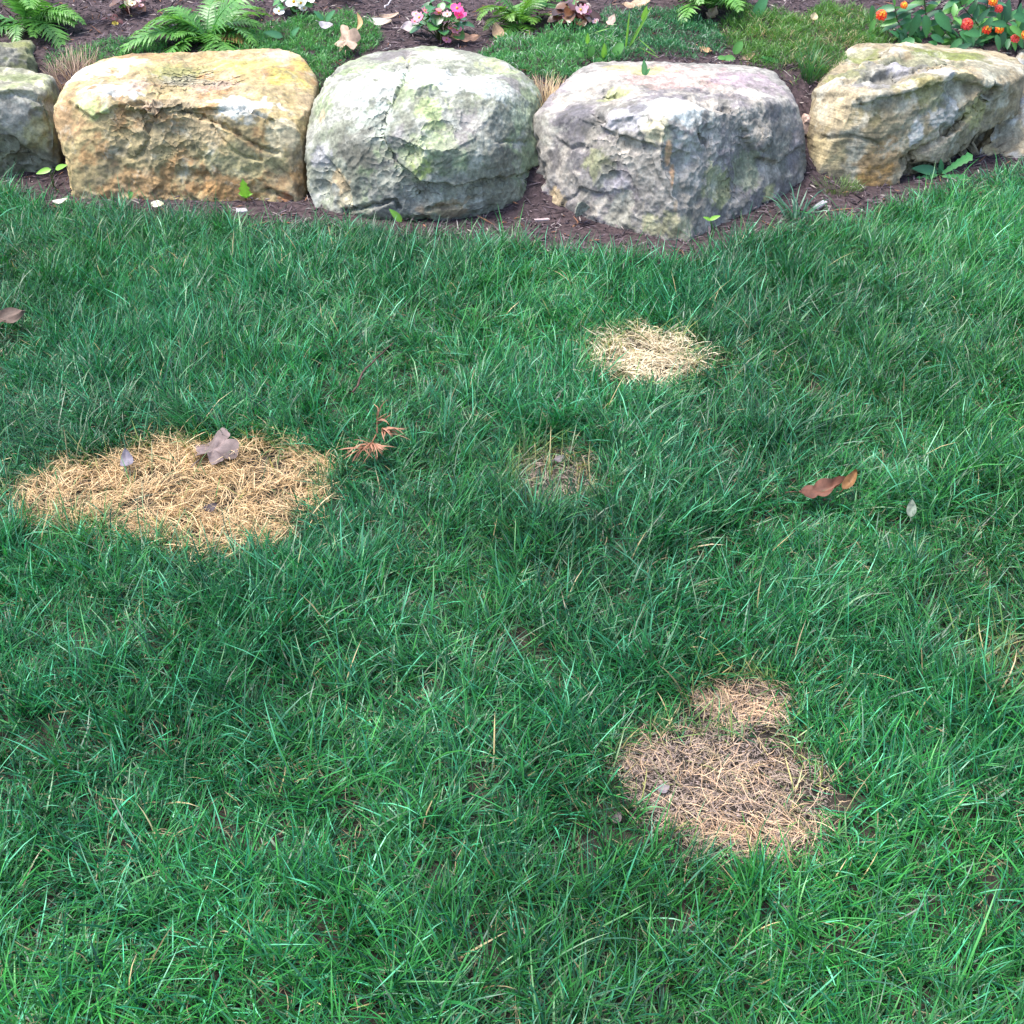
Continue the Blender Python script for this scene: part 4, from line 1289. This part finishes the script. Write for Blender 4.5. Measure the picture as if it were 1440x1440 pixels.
def lantana(label, base, stems, heads, seed, extra=()):
    e = empty('lantana', base, label, 'flower', 'lantana plants at the bed edge')
    rg = random.Random(seed)
    b = Vector([float(c) for c in base])
    for st in stems:
        pts = [Vector([float(c) for c in at_y(*p)]) - b for p in st]
        mb = MB()
        mb.tube([Vector((pts[0].x * 0.3, pts[0].y * 0.3, -0.01))] + pts, [0.004] + [0.0035 - 0.002 * i / len(pts) for i in range(len(pts))], (0.10, 0.15, 0.05), 6)
        link('stem', mb.mesh('stem', M_LEAF), e)
        for i in range(len(pts) - 1):
            for q in (0.12, 0.45, 0.8):
                p = pts[i].lerp(pts[i + 1], q)
                t = (pts[i + 1] - pts[i]).normalized()
                s = t.cross(Vector((rg.uniform(-0.4, 0.4), -1, 0.5))).normalized()
                if q > 0.5:
                    s = (s * 0.5 + s.cross(t) * 0.8).normalized()
                for sg in (-1, 1):
                    o = link('leaf', L_LAN[rg.choice((0, 0, 1, 1, 2, 3))], e)
                    place(o, p, s * sg + t * 0.45 + Vector((0, -0.25, rg.uniform(-0.35, 0.1))), (rg.uniform(-0.3, 0.3), -0.55, 0.8), rg.uniform(0.055, 0.095), rg.uniform(-0.4, 0.4))
        o = link('leaf', L_LAN[3], e)
        place(o, pts[-1], (pts[-1] - pts[-2]) + Vector((0, -0.02, 0)), (0, -0.5, 0.8), 0.045)
    for (px, py, Yd, sz, va) in heads:
        p = Vector([float(c) for c in at_y(px, py, Yd)]) - b
        o = link('flower_head', HEADS[va], e)
        place(o, p, (1, 0.2, 0.1), (rg.uniform(-0.3, 0.3), -0.8, 0.7), sz)
    for (px, py, Yd, ang, sz, va) in extra:
        p = Vector([float(c) for c in at_y(px, py, Yd)]) - b
        o = link('leaf', L_LAN[va], e)
        place(o, p, (math.cos(R(ang)), -0.25, math.sin(R(ang))), (rg.uniform(-0.2, 0.2), -0.75, 0.65), sz, rg.uniform(-0.2, 0.2))
    return e

lantana('orange and yellow lantana with dark serrated leaves above the layered boulder', at_bed(1300, 50),
        [[(1305, 60, 4.72), (1303, 30, 4.70), (1300, 0, 4.70), (1298, -30, 4.70)], [(1300, 62, 4.72), (1275, 48, 4.68), (1262, 30, 4.66), (1258, 8, 4.66)], [(1300, 62, 4.70), (1280, 60, 4.64), (1265, 62, 4.60)], [(1318, 60, 4.7), (1335, 40, 4.66), (1345, 20, 4.64)]],
        [(1271, 8, 4.62, 0.014, 2), (1239, 22, 4.58, 0.021, 0)], 201,
        [(1300, 22, 4.6, -70, 0.085, 1), (1315, 20, 4.6, -35, 0.10, 1), (1272, 40, 4.58, -100, 0.075, 2), (1272, 62, 4.56, 120, 0.05, 2), (1285, 55, 4.55, -150, 0.09, 1), (1310, 50, 4.56, -20, 0.06, 0), (1318, 62, 4.56, 160, 0.04, 1), (1226, 8, 4.62, -80, 0.06, 1), (1230, 28, 4.6, -110, 0.05, 3), (1226, 48, 4.58, -70, 0.05, 3), (1292, 20, 4.62, -105, 0.09, 0), (1268, 68, 4.56, -80, 0.045, 3)])
lantana('red and orange lantana spreading out at the top right corner', at_bed(1395, 42),
        [[(1390, 58, 4.74), (1370, 48, 4.70), (1350, 52, 4.66), (1335, 55, 4.64)], [(1395, 58, 4.76), (1400, 38, 4.74), (1425, 28, 4.72), (1455, 22, 4.72), (1485, 18, 4.72)], [(1395, 58, 4.76), (1385, 25, 4.78), (1390, 0, 4.80), (1396, -25, 4.80)], [(1400, 60, 4.74), (1420, 52, 4.70), (1445, 48, 4.68), (1480, 50, 4.68)],
         [(1390, 58, 4.74), (1372, 30, 4.75), (1352, 8, 4.76), (1345, -10, 4.76)]],
        [(1359, 35, 4.62, 0.024, 1), (1387, 42, 4.62, 0.019, 0), (1405, 42, 4.62, 0.017, 2), (1404, 13, 4.7, 0.016, 1), (1396, 3, 4.7, 0.018, 2), (1427, 55, 4.6, 0.017, 1), (1440, 50, 4.6, 0.017, 2)], 202,
        [(1352, 55, 4.58, -130, 0.075, 1), (1350, 45, 4.58, -30, 0.07, 1), (1400, 50, 4.58, -60, 0.065, 1), (1415, 35, 4.6, 170, 0.07, 0), (1425, 22, 4.62, -10, 0.085, 0), (1420, 38, 4.6, -25, 0.08, 3), (1395, 25, 4.62, -120, 0.07, 0), (1412, 45, 4.6, -95, 0.07, 2), (1378, 48, 4.58, 170, 0.07, 1), (1440, 40, 4.6, -40, 0.07, 1), (1345, 70, 4.56, 30, 0.06, 2), (1375, 30, 4.62, 60, 0.06, 2)])

# ------------------------------------------------------------------ weeds and seedlings
L_WEED = leaf_mesh('leaf', M_LEAF, (0.10, 0.27, 0.06), 0.62, 0, 0.12, 0.15, 'round', 8)
L_WEED2 = leaf_mesh('leaf', M_LEAF, (0.08, 0.24, 0.10), 0.5, 0, 0.12, 0.12, 'ovate', 8)
L_BRIGHT = leaf_mesh('leaf', M_LEAF, (0.20, 0.42, 0.05), 0.5, 0, 0.12, 0.12, 'ovate', 8)
L_DANDY = leaf_mesh('leaf', M_LEAF, (0.06, 0.23, 0.06), 0.34, 0, 0.10, 0.25, 'runcinate', 12)
L_STRAP = leaf_mesh('leaf', M_LEAF, (0.17, 0.36, 0.05), 0.05, 0, 0.25, 0.05, 'lance', 9)

def weed(label, base, leaves, group='small weeds', name='weed', cat='weed', stem=(0.12, 0.2, 0.06)):
    """leaves: (px, py, Y, angle deg in picture plane, size m, mesh)"""
    e = empty(name, base, label, cat, group)
    b = Vector([float(c) for c in base])
    mb = MB()
    for (px, py, Yd, ang, sz, me) in leaves:
        p = Vector([float(c) for c in at_y(px, py, Yd)]) - b
        o = link('leaf', me, e)
        place(o, p, (math.cos(R(ang)), -0.2, math.sin(R(ang))), (0.05, -0.7, 0.7), sz)
        if p.length > 0.012:
            mb.tube([(0, 0, -0.01), (p.x * 0.4, p.y * 0.5, max(0.0, p.z * 0.6)), p], [0.002, 0.0016, 0.0012], stem, 4)
    if mb.v:
        link('stem', mb.mesh('stem', M_LEAF), e)
    return e

p0 = at_z(1322, 246, 0.0)
weed('broad leaved rosette weed under the overhang of the layered boulder', p0, [(1318, 242, p0[1] - .01, 165, 0.10, L_WEED2), (1318, 246, p0[1] - .03, 190, 0.11, L_DANDY), (1325, 244, p0[1] - .02, 45, 0.11, L_DANDY), (1325, 248, p0[1] - .04, 5, 0.09, L_DANDY), (1322, 245, p0[1], 100, 0.06, L_WEED2)])
p0 = at_z(75, 262, 0.0)
weed('two bright leaves sprouting between left grey and golden boulder', p0, [(72, 238, p0[1] - .05, 190, 0.055, L_BRIGHT), (78, 238, p0[1] - .05, 25, 0.05, L_BRIGHT)])
p0 = at_z(346, 282, 0.0)
weed('tiny bright green seedling in front of the golden boulder', p0, [(346, 278, p0[1] - .03, 90, 0.07, leaf_mesh('leaf', M_LEAF, (0.22, 0.5, 0.05), 0.5, 0.5, 0.1, 0.1, 'ovate', 9)), (345, 276, p0[1] - .03, 150, 0.025, L_BRIGHT), (347, 276, p0[1] - .03, 30, 0.025, L_BRIGHT)])
p0 = at_z(1001, 335, 0.0)
weed('pale round leaf at the front of the big grey boulder', p0, [(998, 309, p0[1] - .04, 30, 0.035, L_BRIGHT), (1000, 310, p0[1] - .04, 150, 0.03, L_BRIGHT)])
p0 = at_bed(1036, 82)
weed('seedling with two round leaves behind the big grey boulder', p0, [(1032, 76, p0[1] - .02, 65, 0.052, L_WEED), (1034, 82, p0[1] - .03, 190, 0.06, L_WEED), (1020, 82, p0[1] - .03, 170, 0.03, L_WEED)])
p0 = at_bed(1085, 84)
weed('jagged weed leaf lying before the ferny carpet', p0, [(1070, 80, p0[1] - .03, -8, 0.085, L_DANDY), (1068, 81, p0[1] - .03, -20, 0.05, L_WEED2)])
p0 = at_bed(1062, 30)
weed('single tall leaf standing in the ferny carpet', p0, [(1060, 26, p0[1] - .03, 68, 0.11, L_WEED2)])
p0 = at_bed(880, 78)
weed('strappy onion like seedling in the carpet behind the big grey boulder', p0, [(879, 76, p0[1], 88, 0.16, L_STRAP), (881, 74, p0[1], 66, 0.19, L_STRAP), (897, 54, p0[1] - .02, -35, 0.09, L_STRAP), (897, 66, p0[1] - .02, -22, 0.09, L_STRAP), (836, 46, p0[1] + .0, 20, 0.06, L_STRAP), (904, 30, p0[1], 80, 0.055, L_BRIGHT)], name='seedling', cat='seedling')
p0 = at_bed(848, 84)
weed('cluster of small oval leaves left of the strappy seedling', p0, [(849, 82, p0[1] - .02, 90, 0.055, L_BRIGHT), (862, 80, p0[1] - .02, 60, 0.06, L_WEED), (830, 80, p0[1] - .03, 80, 0.04, L_WEED), (822, 80, p0[1] - .03, 150, 0.035, L_WEED), (835, 84, p0[1] - .03, -10, 0.04, L_WEED), (826, 62, p0[1] - .02, 90, 0.04, L_BRIGHT)])
p0 = at_bed(400, 60)
weed('light green broad leaves in the moss carpet', p0, [(398, 52, p0[1] - .02, 160, 0.075, L_WEED2), (408, 54, p0[1] - .02, 50, 0.06, L_WEED2), (455, 28, p0[1] + .08, 130, 0.05, L_WEED2), (458, 30, p0[1] + .08, 50, 0.06, L_WEED2)])
p0 = at_bed(905, 96)
weed('tiny sprout on top of the big grey boulder', at_y(906, 107, 4.0), [(906, 106, 4.0, 95, 0.055, L_WEED2), (907, 106, 4.0, 60, 0.03, L_WEED2)])
p0 = at_z(186, 290, 0.0)
weed('round pale clover leaf at the lawn edge below the golden boulder', p0, [(182, 279, p0[1] - .02, 60, 0.028, L_WEED)])
p0 = at_z(560, 318, 0.0)
weed('light green weed leaf against the grey green boulder', p0, [(565, 312, p0[1] - .03, 125, 0.06, L_BRIGHT)])

# broad glossy plant at the top centre
L_BROAD = [leaf_mesh('leaf', M_LEAF, c_, 0.6, 0, 0.12, 0.25, 'ovate', 9) for c_ in ((0.05, 0.17, 0.04), (0.07, 0.22, 0.05))]
p0 = at_bed(788, 12)
weed('broad leaved green plant in front of the dark fern', p0, [(770, 6, p0[1], 160, 0.09, L_BROAD[0]), (775, 10, p0[1], -20, 0.10, L_BROAD[0]), (795, 10, p0[1] - .02, 40, 0.08, L_BROAD[1]), (800, 4, p0[1] - .02, 100, 0.07, L_BROAD[1]), (760, 12, p0[1], 10, 0.08, L_BROAD[0]), (782, 2, p0[1], 60, 0.09, L_BROAD[1])], group=None, name='broad_leaf_plant', cat='plant')

# ------------------------------------------------------------------ fallen leaves, sticks and other litter
def dead_leaf(label, pos, L_, W_, lobes, col, yaw, tilt=(0, 0), curl=0.25, roll=0.3, seed=1, group='fallen leaves', stem=True, name='fallen_leaf', cat='fallen leaf', maple=False):
    rg = random.Random(seed)
    n, mseg = 26, 3
    vs, cs, fs = [], [], []
    col = np.array(col)
    for i in range(n + 1):
        t = i / n
        env = math.sin(math.pi * t ** 0.8) ** 0.7 if 0 < t < 1 else 0
        lob = 1.0 if not lobes else 0.55 + 0.45 * abs(math.sin(math.pi * lobes * t + 0.4)) ** 0.8
        for j in range(-mseg, mseg + 1):
            s = j / mseg
            h = env * lob * W_ / 2 * s
            adv = abs(s) * 0.10 * L_ * (1 if lobes else 0)
            z = curl * L_ * (t - 0.5) ** 2 * 1.6 + roll * W_ * (abs(s) ** 1.6) * 0.5 * (0.4 + 0.6 * math.sin(3 * t + seed)) + 0.012 * L_ * math.sin(9 * t + 5 * s + seed) + 0.03 * L_ * pnoise(np.array([[t * 3 + seed, s * 2, 0.3]]))[0]
            vs.append((L_ * (t - 0.5) + adv, h, z))
            cs.append(col * ((1.18 if j == 0 else 1.0) * rg.uniform(0.9, 1.1)))
    if maple:
        vs, cs, fs, n = [(0, 0, 0)], [col * 1.15], [], 0
        K_, RG_ = 40, 4
        for k in range(RG_):
            q = (k + 1) / RG_
            for j in range(K_):
                a = 2 * math.pi * j / K_
                u = abs(((a + math.pi) % (2 * math.pi)) - math.pi) / math.pi
                rr = 0.34 + 0.22 * abs(math.cos(2.5 * (a))) ** 1.3 + 0.03 * math.sin(11 * a)
                rr *= (1.0 - 0.35 * u ** 4)
                z = 0.25 * curl * L_ * q * q * math.sin(2 * a + seed) + 0.05 * L_ * q * math.sin(5 * a) + 0.04 * L_ * pnoise(np.array([[q * 2 + seed, a, 0.3]]))[0]
                vs.append((L_ * rr * q * math.cos(a), W_ * rr * q * math.sin(a), z))
                cs.append(col * (1.12 if abs(math.cos(2.5 * a)) > 0.97 else 1.0) * rg.uniform(0.92, 1.08))
        for j in range(K_):
            fs.append((0, 1 + j, 1 + (j + 1) % K_))
            for k in range(RG_ - 1):
                fs.append((1 + k * K_ + j, 1 + (k + 1) * K_ + j, 1 + (k + 1) * K_ + (j + 1) % K_, 1 + k * K_ + (j + 1) % K_))
    w = 2 * mseg + 1
    for i in range(n):
        for j in range(w - 1):
            a = i * w + j
            fs.append((a, a + w, a + w + 1, a + 1))
    mb = MB()
    mb.add(vs, fs, np.array(cs))
    if stem:
        mb.tube([(-L_ * 0.5, 0, curl * L_ * 0.4), (-L_ * 0.62, 0.01 * L_, curl * L_ * 0.45), (-L_ * 0.75, 0.04 * L_, curl * L_ * 0.4)], 0.0012, col * 0.8, 4)
    o = link(name, mb.mesh(name, M_DRY))
    o.location = Vector([float(c) for c in pos])
    o.rotation_euler = (Matrix.Rotation(R(tilt[0]), 3, 'X') @ Matrix.Rotation(R(tilt[1]), 3, 'Y') @ Matrix.Rotation(R(yaw), 3, 'Z')).to_euler()
    return set_props(o, label, cat, group)

dead_leaf('greyish purple fallen leaf lying on the large golden straw patch', at_z(300, 632, 0.026), 0.125, 0.105, 2.2, (0.17, 0.125, 0.115), 75, (3, -3), 0.35, 0.3, 2, maple=True)
dead_leaf('tiny dark grey curled leaf on the left side of the straw patch', at_z(178, 647, 0.03), 0.05, 0.03, 0, (0.17, 0.15, 0.18), 100, (25, 0), 0.5, 0.7, 3)
dead_leaf('dark scrap of leaf in the lower part of the large straw patch', at_z(296, 714, 0.02), 0.032, 0.02, 0, (0.06, 0.045, 0.05), 30, (20, 10), 0.5, 0.6, 4)
dead_leaf('red brown curled leaf lying in the grass on the right', at_z(1150, 692, 0.036), 0.095, 0.05, 2.5, (0.12, 0.05, 0.032), 8, (12, -6), 0.35, 0.9, 5)
dead_leaf('small orange brown leaf touching the red brown curled leaf', at_z(1196, 678, 0.042), 0.055, 0.025, 0, (0.20, 0.10, 0.04), 50, (20, -20), 0.4, 0.8, 6)
dead_leaf('pale grey green leaf standing in the grass at the right', at_z(1282, 716, 0.05), 0.042, 0.02, 0, (0.14, 0.17, 0.13), 80, (30, -20), 0.3, 0.4, 7)
dead_leaf('dull brown leaf cut off by the left edge of the photo', at_z(2, 447, 0.055), 0.11, 0.06, 2, (0.10, 0.065, 0.05), 15, (30, 5), 0.4, 0.6, 8)
dead_leaf('small grey leaf on the bare soil of the near patch', at_z(933, 1109, 0.004), 0.022, 0.016, 0, (0.20, 0.165, 0.17), 20, (10, 0), 0.3, 0.3, 9)
dead_leaf('greyish leaf scrap at the lower left rim of the near patch', at_z(868, 1150, 0.004), 0.022, 0.014, 0, (0.11, 0.09, 0.085), 60, (15, 0), 0.3, 0.3, 10)
dead_leaf('grey leaf flake above the little brown patch', at_z(787, 645, 0.006), 0.028, 0.018, 0, (0.18, 0.155, 0.155), 30, (12, 0), 0.3, 0.3, 11)

def on_bed(px, py, lift=0.02):
    p = at_bed(px, py)
    p[2] += lift
    return p
dead_leaf('large tan leaf with a twisted stalk leaning in the moss carpet', on_bed(489, 77, 0.05), 0.115, 0.10, 2.4, (0.44, 0.30, 0.22), 100, (40, -20), 0.5, 0.3, 21, maple=True)
dead_leaf('curled orange leaf strip standing above the large tan leaf', on_bed(507, 55, 0.05), 0.09, 0.03, 0, (0.46, 0.29, 0.14), 80, (30, -40), 0.6, 0.7, 22)
dead_leaf('small grey leaf on the moss carpet left of the large tan leaf', on_bed(461, 57, 0.055), 0.06, 0.035, 0, (0.34, 0.31, 0.33), -20, (30, 0), 0.3, 0.5, 23)
dead_leaf('whitish curled leaf on the mulch above the grey green boulder', on_bed(536, 40), 0.09, 0.035, 0, (0.62, 0.54, 0.48), -10, (35, 0), 0.5, 0.7, 24)
dead_leaf('pale pinkish leaf left of the pink begonia', on_bed(580, 48), 0.10, 0.06, 2, (0.62, 0.52, 0.52), 10, (30, 0), 0.3, 0.5, 25)
dead_leaf('pale leaf just right behind the whitish curled leaf', on_bed(548, 32), 0.08, 0.03, 0, (0.42, 0.30, 0.22), 20, (20, 0), 0.4, 0.5, 26)
dead_leaf('brown oak leaf lying under the pink begonia', on_bed(652, 62), 0.11, 0.05, 3, (0.33, 0.19, 0.12), 5, (30, 0), 0.3, 0.5, 27)
dead_leaf('tan triangular leaf standing under the light green fern', on_bed(700, 52, 0.02), 0.065, 0.045, 0, (0.34, 0.22, 0.13), 110, (50, 0), 0.3, 0.4, 28)
dead_leaf('tan oak leaf at the top on the mulch', on_bed(892, 14), 0.12, 0.05, 3, (0.46, 0.31, 0.20), 12, (30, 0), 0.3, 0.5, 29)
dead_leaf('small orange leaf scrap on the mulch behind the big grey boulder', on_bed(990, 74, 0.01), 0.05, 0.03, 2, (0.55, 0.33, 0.18), -30, (35, 0), 0.3, 0.5, 30)
dead_leaf('little pinkish leaf between the round leaved seedling and the jagged weed', on_bed(1052, 85, 0.01), 0.05, 0.025, 0, (0.52, 0.34, 0.24), 25, (35, 0), 0.3, 0.5, 31)
dead_leaf('dry cream leaf in the ferny carpet', on_bed(1142, 40, 0.04), 0.04, 0.03, 0, (0.44, 0.36, 0.22), 80, (40, 0), 0.4, 0.6, 32)
dead_leaf('pink tan leaf scrap under the fern tips', on_bed(1000, 25, 0.01), 0.07, 0.05, 2, (0.44, 0.30, 0.22), 60, (35, 0), 0.3, 0.5, 33)
dead_leaf('brown leaf under the dark leaved begonia', on_bed(790, 34, 0.02), 0.10, 0.05, 2, (0.30, 0.19, 0.14), 160, (30, 0), 0.3, 0.5, 34)
dead_leaf('pinkish leaf sticking out of the green carpet', on_bed(858, 46, 0.04), 0.05, 0.035, 2, (0.52, 0.37, 0.30), 60, (40, 0), 0.3, 0.5, 35)
dead_leaf('white petal lying at the lawn edge by the golden boulder', at_z(85, 283, 0.03), 0.05, 0.02, 0, (0.72, 0.66, 0.55), 10, (20, 0), 0.3, 0.4, 36, None, False, 'fallen_petal', 'petal')
dead_leaf('cream petal with a yellow speck at the lawn edge below the golden boulder', at_z(222, 288, 0.03), 0.045, 0.03, 0, (0.66, 0.62, 0.45), -10, (25, 0), 0.3, 0.4, 37, None, False, 'fallen_petal', 'petal')

def stick(label, pts, rad, col, name='twig', cat='twig', group=None):
    mb = MB()
    p0 = pts[0]
    P = []
    for a, b_ in zip(pts[:-1], pts[1:]):
        for t in (0, 0.33, 0.66):
            P.append(a * (1 - t) + b_ * t + rng.normal(0, rad * 0.5, 3))
    P.append(pts[-1])
    P = [p - p0 for p in P]
    mb.tube(P, [rad * (1 - 0.5 * i / len(P)) * random.uniform(0.85, 1.15) for i in range(len(P))], col, 6)
    # a side stub
    q = P[len(P) // 2]
    mb.tube([q, q + np.array([rad * 4, rad * 2, rad * 3])], [rad * 0.6, rad * 0.3], col, 5)
    o = link(name, mb.mesh(name, M_DRY))
    o.location = Vector([float(c) for c in p0])
    return set_props(o, label, cat, group)

stick('reddish brown twig half buried in the grass above the dry sprig', [at_z(498, 552, 0.05), at_z(510, 525, 0.06), at_z(528, 505, 0.055), at_z(553, 482, 0.065)], 0.003, (0.10, 0.05, 0.04))
stick('bleached grey twig on the mulch at the top', [on_bed(540, 16, 0.01), on_bed(548, 10, 0.02), on_bed(554, 6, 0.03)], 0.004, (0.45, 0.40, 0.40))
stick('thin brown twig arching at the top left beside the fern', [on_bed(214, -4, 0.05), on_bed(219, 3, 0.04), on_bed(228, 7, 0.02)], 0.003, (0.30, 0.18, 0.14))

# flat wood chips that show singly
def chip_obj(label, pos, L_, W_, H_, col, yaw, tilt, seed):
    rg = random.Random(seed)
    mb = MB()
    x, y, h = L_ / 2, W_ / 2, H_ / 2
    j = lambda s: s * rg.uniform(0.8, 1.15)
    vs = [(-j(x), -j(y), -h), (j(x), -j(y) * .8, -h), (j(x) * .9, j(y), -h), (-j(x) * .95, j(y) * .7, -h), (-j(x), -j(y), h), (j(x), -j(y) * .8, h), (j(x) * .9, j(y), h), (-j(x) * .95, j(y) * .7, h)]
    mb.add(vs, [(3, 2, 1, 0), (4, 5, 6, 7), (0, 1, 5, 4), (1, 2, 6, 5), (2, 3, 7, 6), (3, 0, 4, 7)], col)
    o = link('wood_chip', mb.mesh('wood_chip', M_DRY, False))
    o.location = Vector([float(c) for c in pos])
    o.rotation_euler = (R(tilt), R(tilt * 0.4), R(yaw))
    return set_props(o, label, 'wood chip', 'large wood chips')
chip_obj('pale grey wood chip at the lawn edge below the layered boulder', at_z(1153, 288, 0.02), 0.085, 0.02, 0.006, (0.42, 0.36, 0.40), 55, 12, 1)
chip_obj('whitish wood chip on the mulch in front of the golden boulder', at_z(340, 296, 0.03), 0.035, 0.022, 0.005, (0.50, 0.44, 0.46), 20, 14, 2)
chip_obj('slim light wood chip between the two grey boulders', at_z(761, 309, 0.02), 0.05, 0.011, 0.005, (0.48, 0.38, 0.37), 15, 8, 3)

# the dry orange sprig
p0 = at_z(525, 632, 0.035)
e = empty('dry_sprig', p0, 'rusty orange dry conifer sprig lying in the grass', 'sprig')
mb = MB()
mb.tube([(0, 0.10, 0.01), (0.005, 0.05, 0.012), (-0.005, 0, 0.012), (0.012, -0.05, 0.008)], [0.0015, 0.002, 0.002, 0.001], (0.20, 0.09, 0.05), 5)
link('twig', mb.mesh('twig', M_DRY), e)
for (cx, cy, a0, nn_, sp_) in ((-0.005, 0.0, -50, 26, 0.35), (0.0, 0.005, -150, 12, 0.5), (0.015, 0.06, -50, 18, 0.5), (0.0, 0.095, 60, 10, 0.9), (-0.02, -0.01, -100, 10, 0.4)):
    az = R(a0) + rng.normal(0, sp_, nn_)
    c = mixc((0.20, 0.085, 0.045), (0.42, 0.21, 0.13), rng.random(nn_))
    g = blades(np.stack([np.full(nn_, cx), np.full(nn_, cy), rng.uniform(0.004, 0.02, nn_)], 1), az, rng.uniform(0.035, 0.08, nn_), rng.uniform(0.003, 0.0075, nn_), rng.uniform(0.7, 1.3, nn_), rng.uniform(1.7, 2.6, nn_), rng.normal(0, 0.9, nn_), rng.normal(0, 0.6, nn_), c, c, 5)
    link('needle_tuft', np_mesh('needle_tuft', *g, M_STRAW), e)

# black garden stake at the top right
b0 = at_bed(1428, 22)
mb = MB()
mb.tube([(0, 0, -0.05), (0.01, 0, 0.15), (0.04, 0.0, 0.55), (0.05, 0.0, 0.60), (0.075, 0, 0.62), (0.09, 0, 0.59)], 0.006, (0.02, 0.02, 0.02), 8)
o = link('garden_stake', mb.mesh('garden_stake', M_BLACK))
o.location = Vector([float(c) for c in b0])
set_props(o, 'thin black metal garden stake among the red lantana', 'stake')
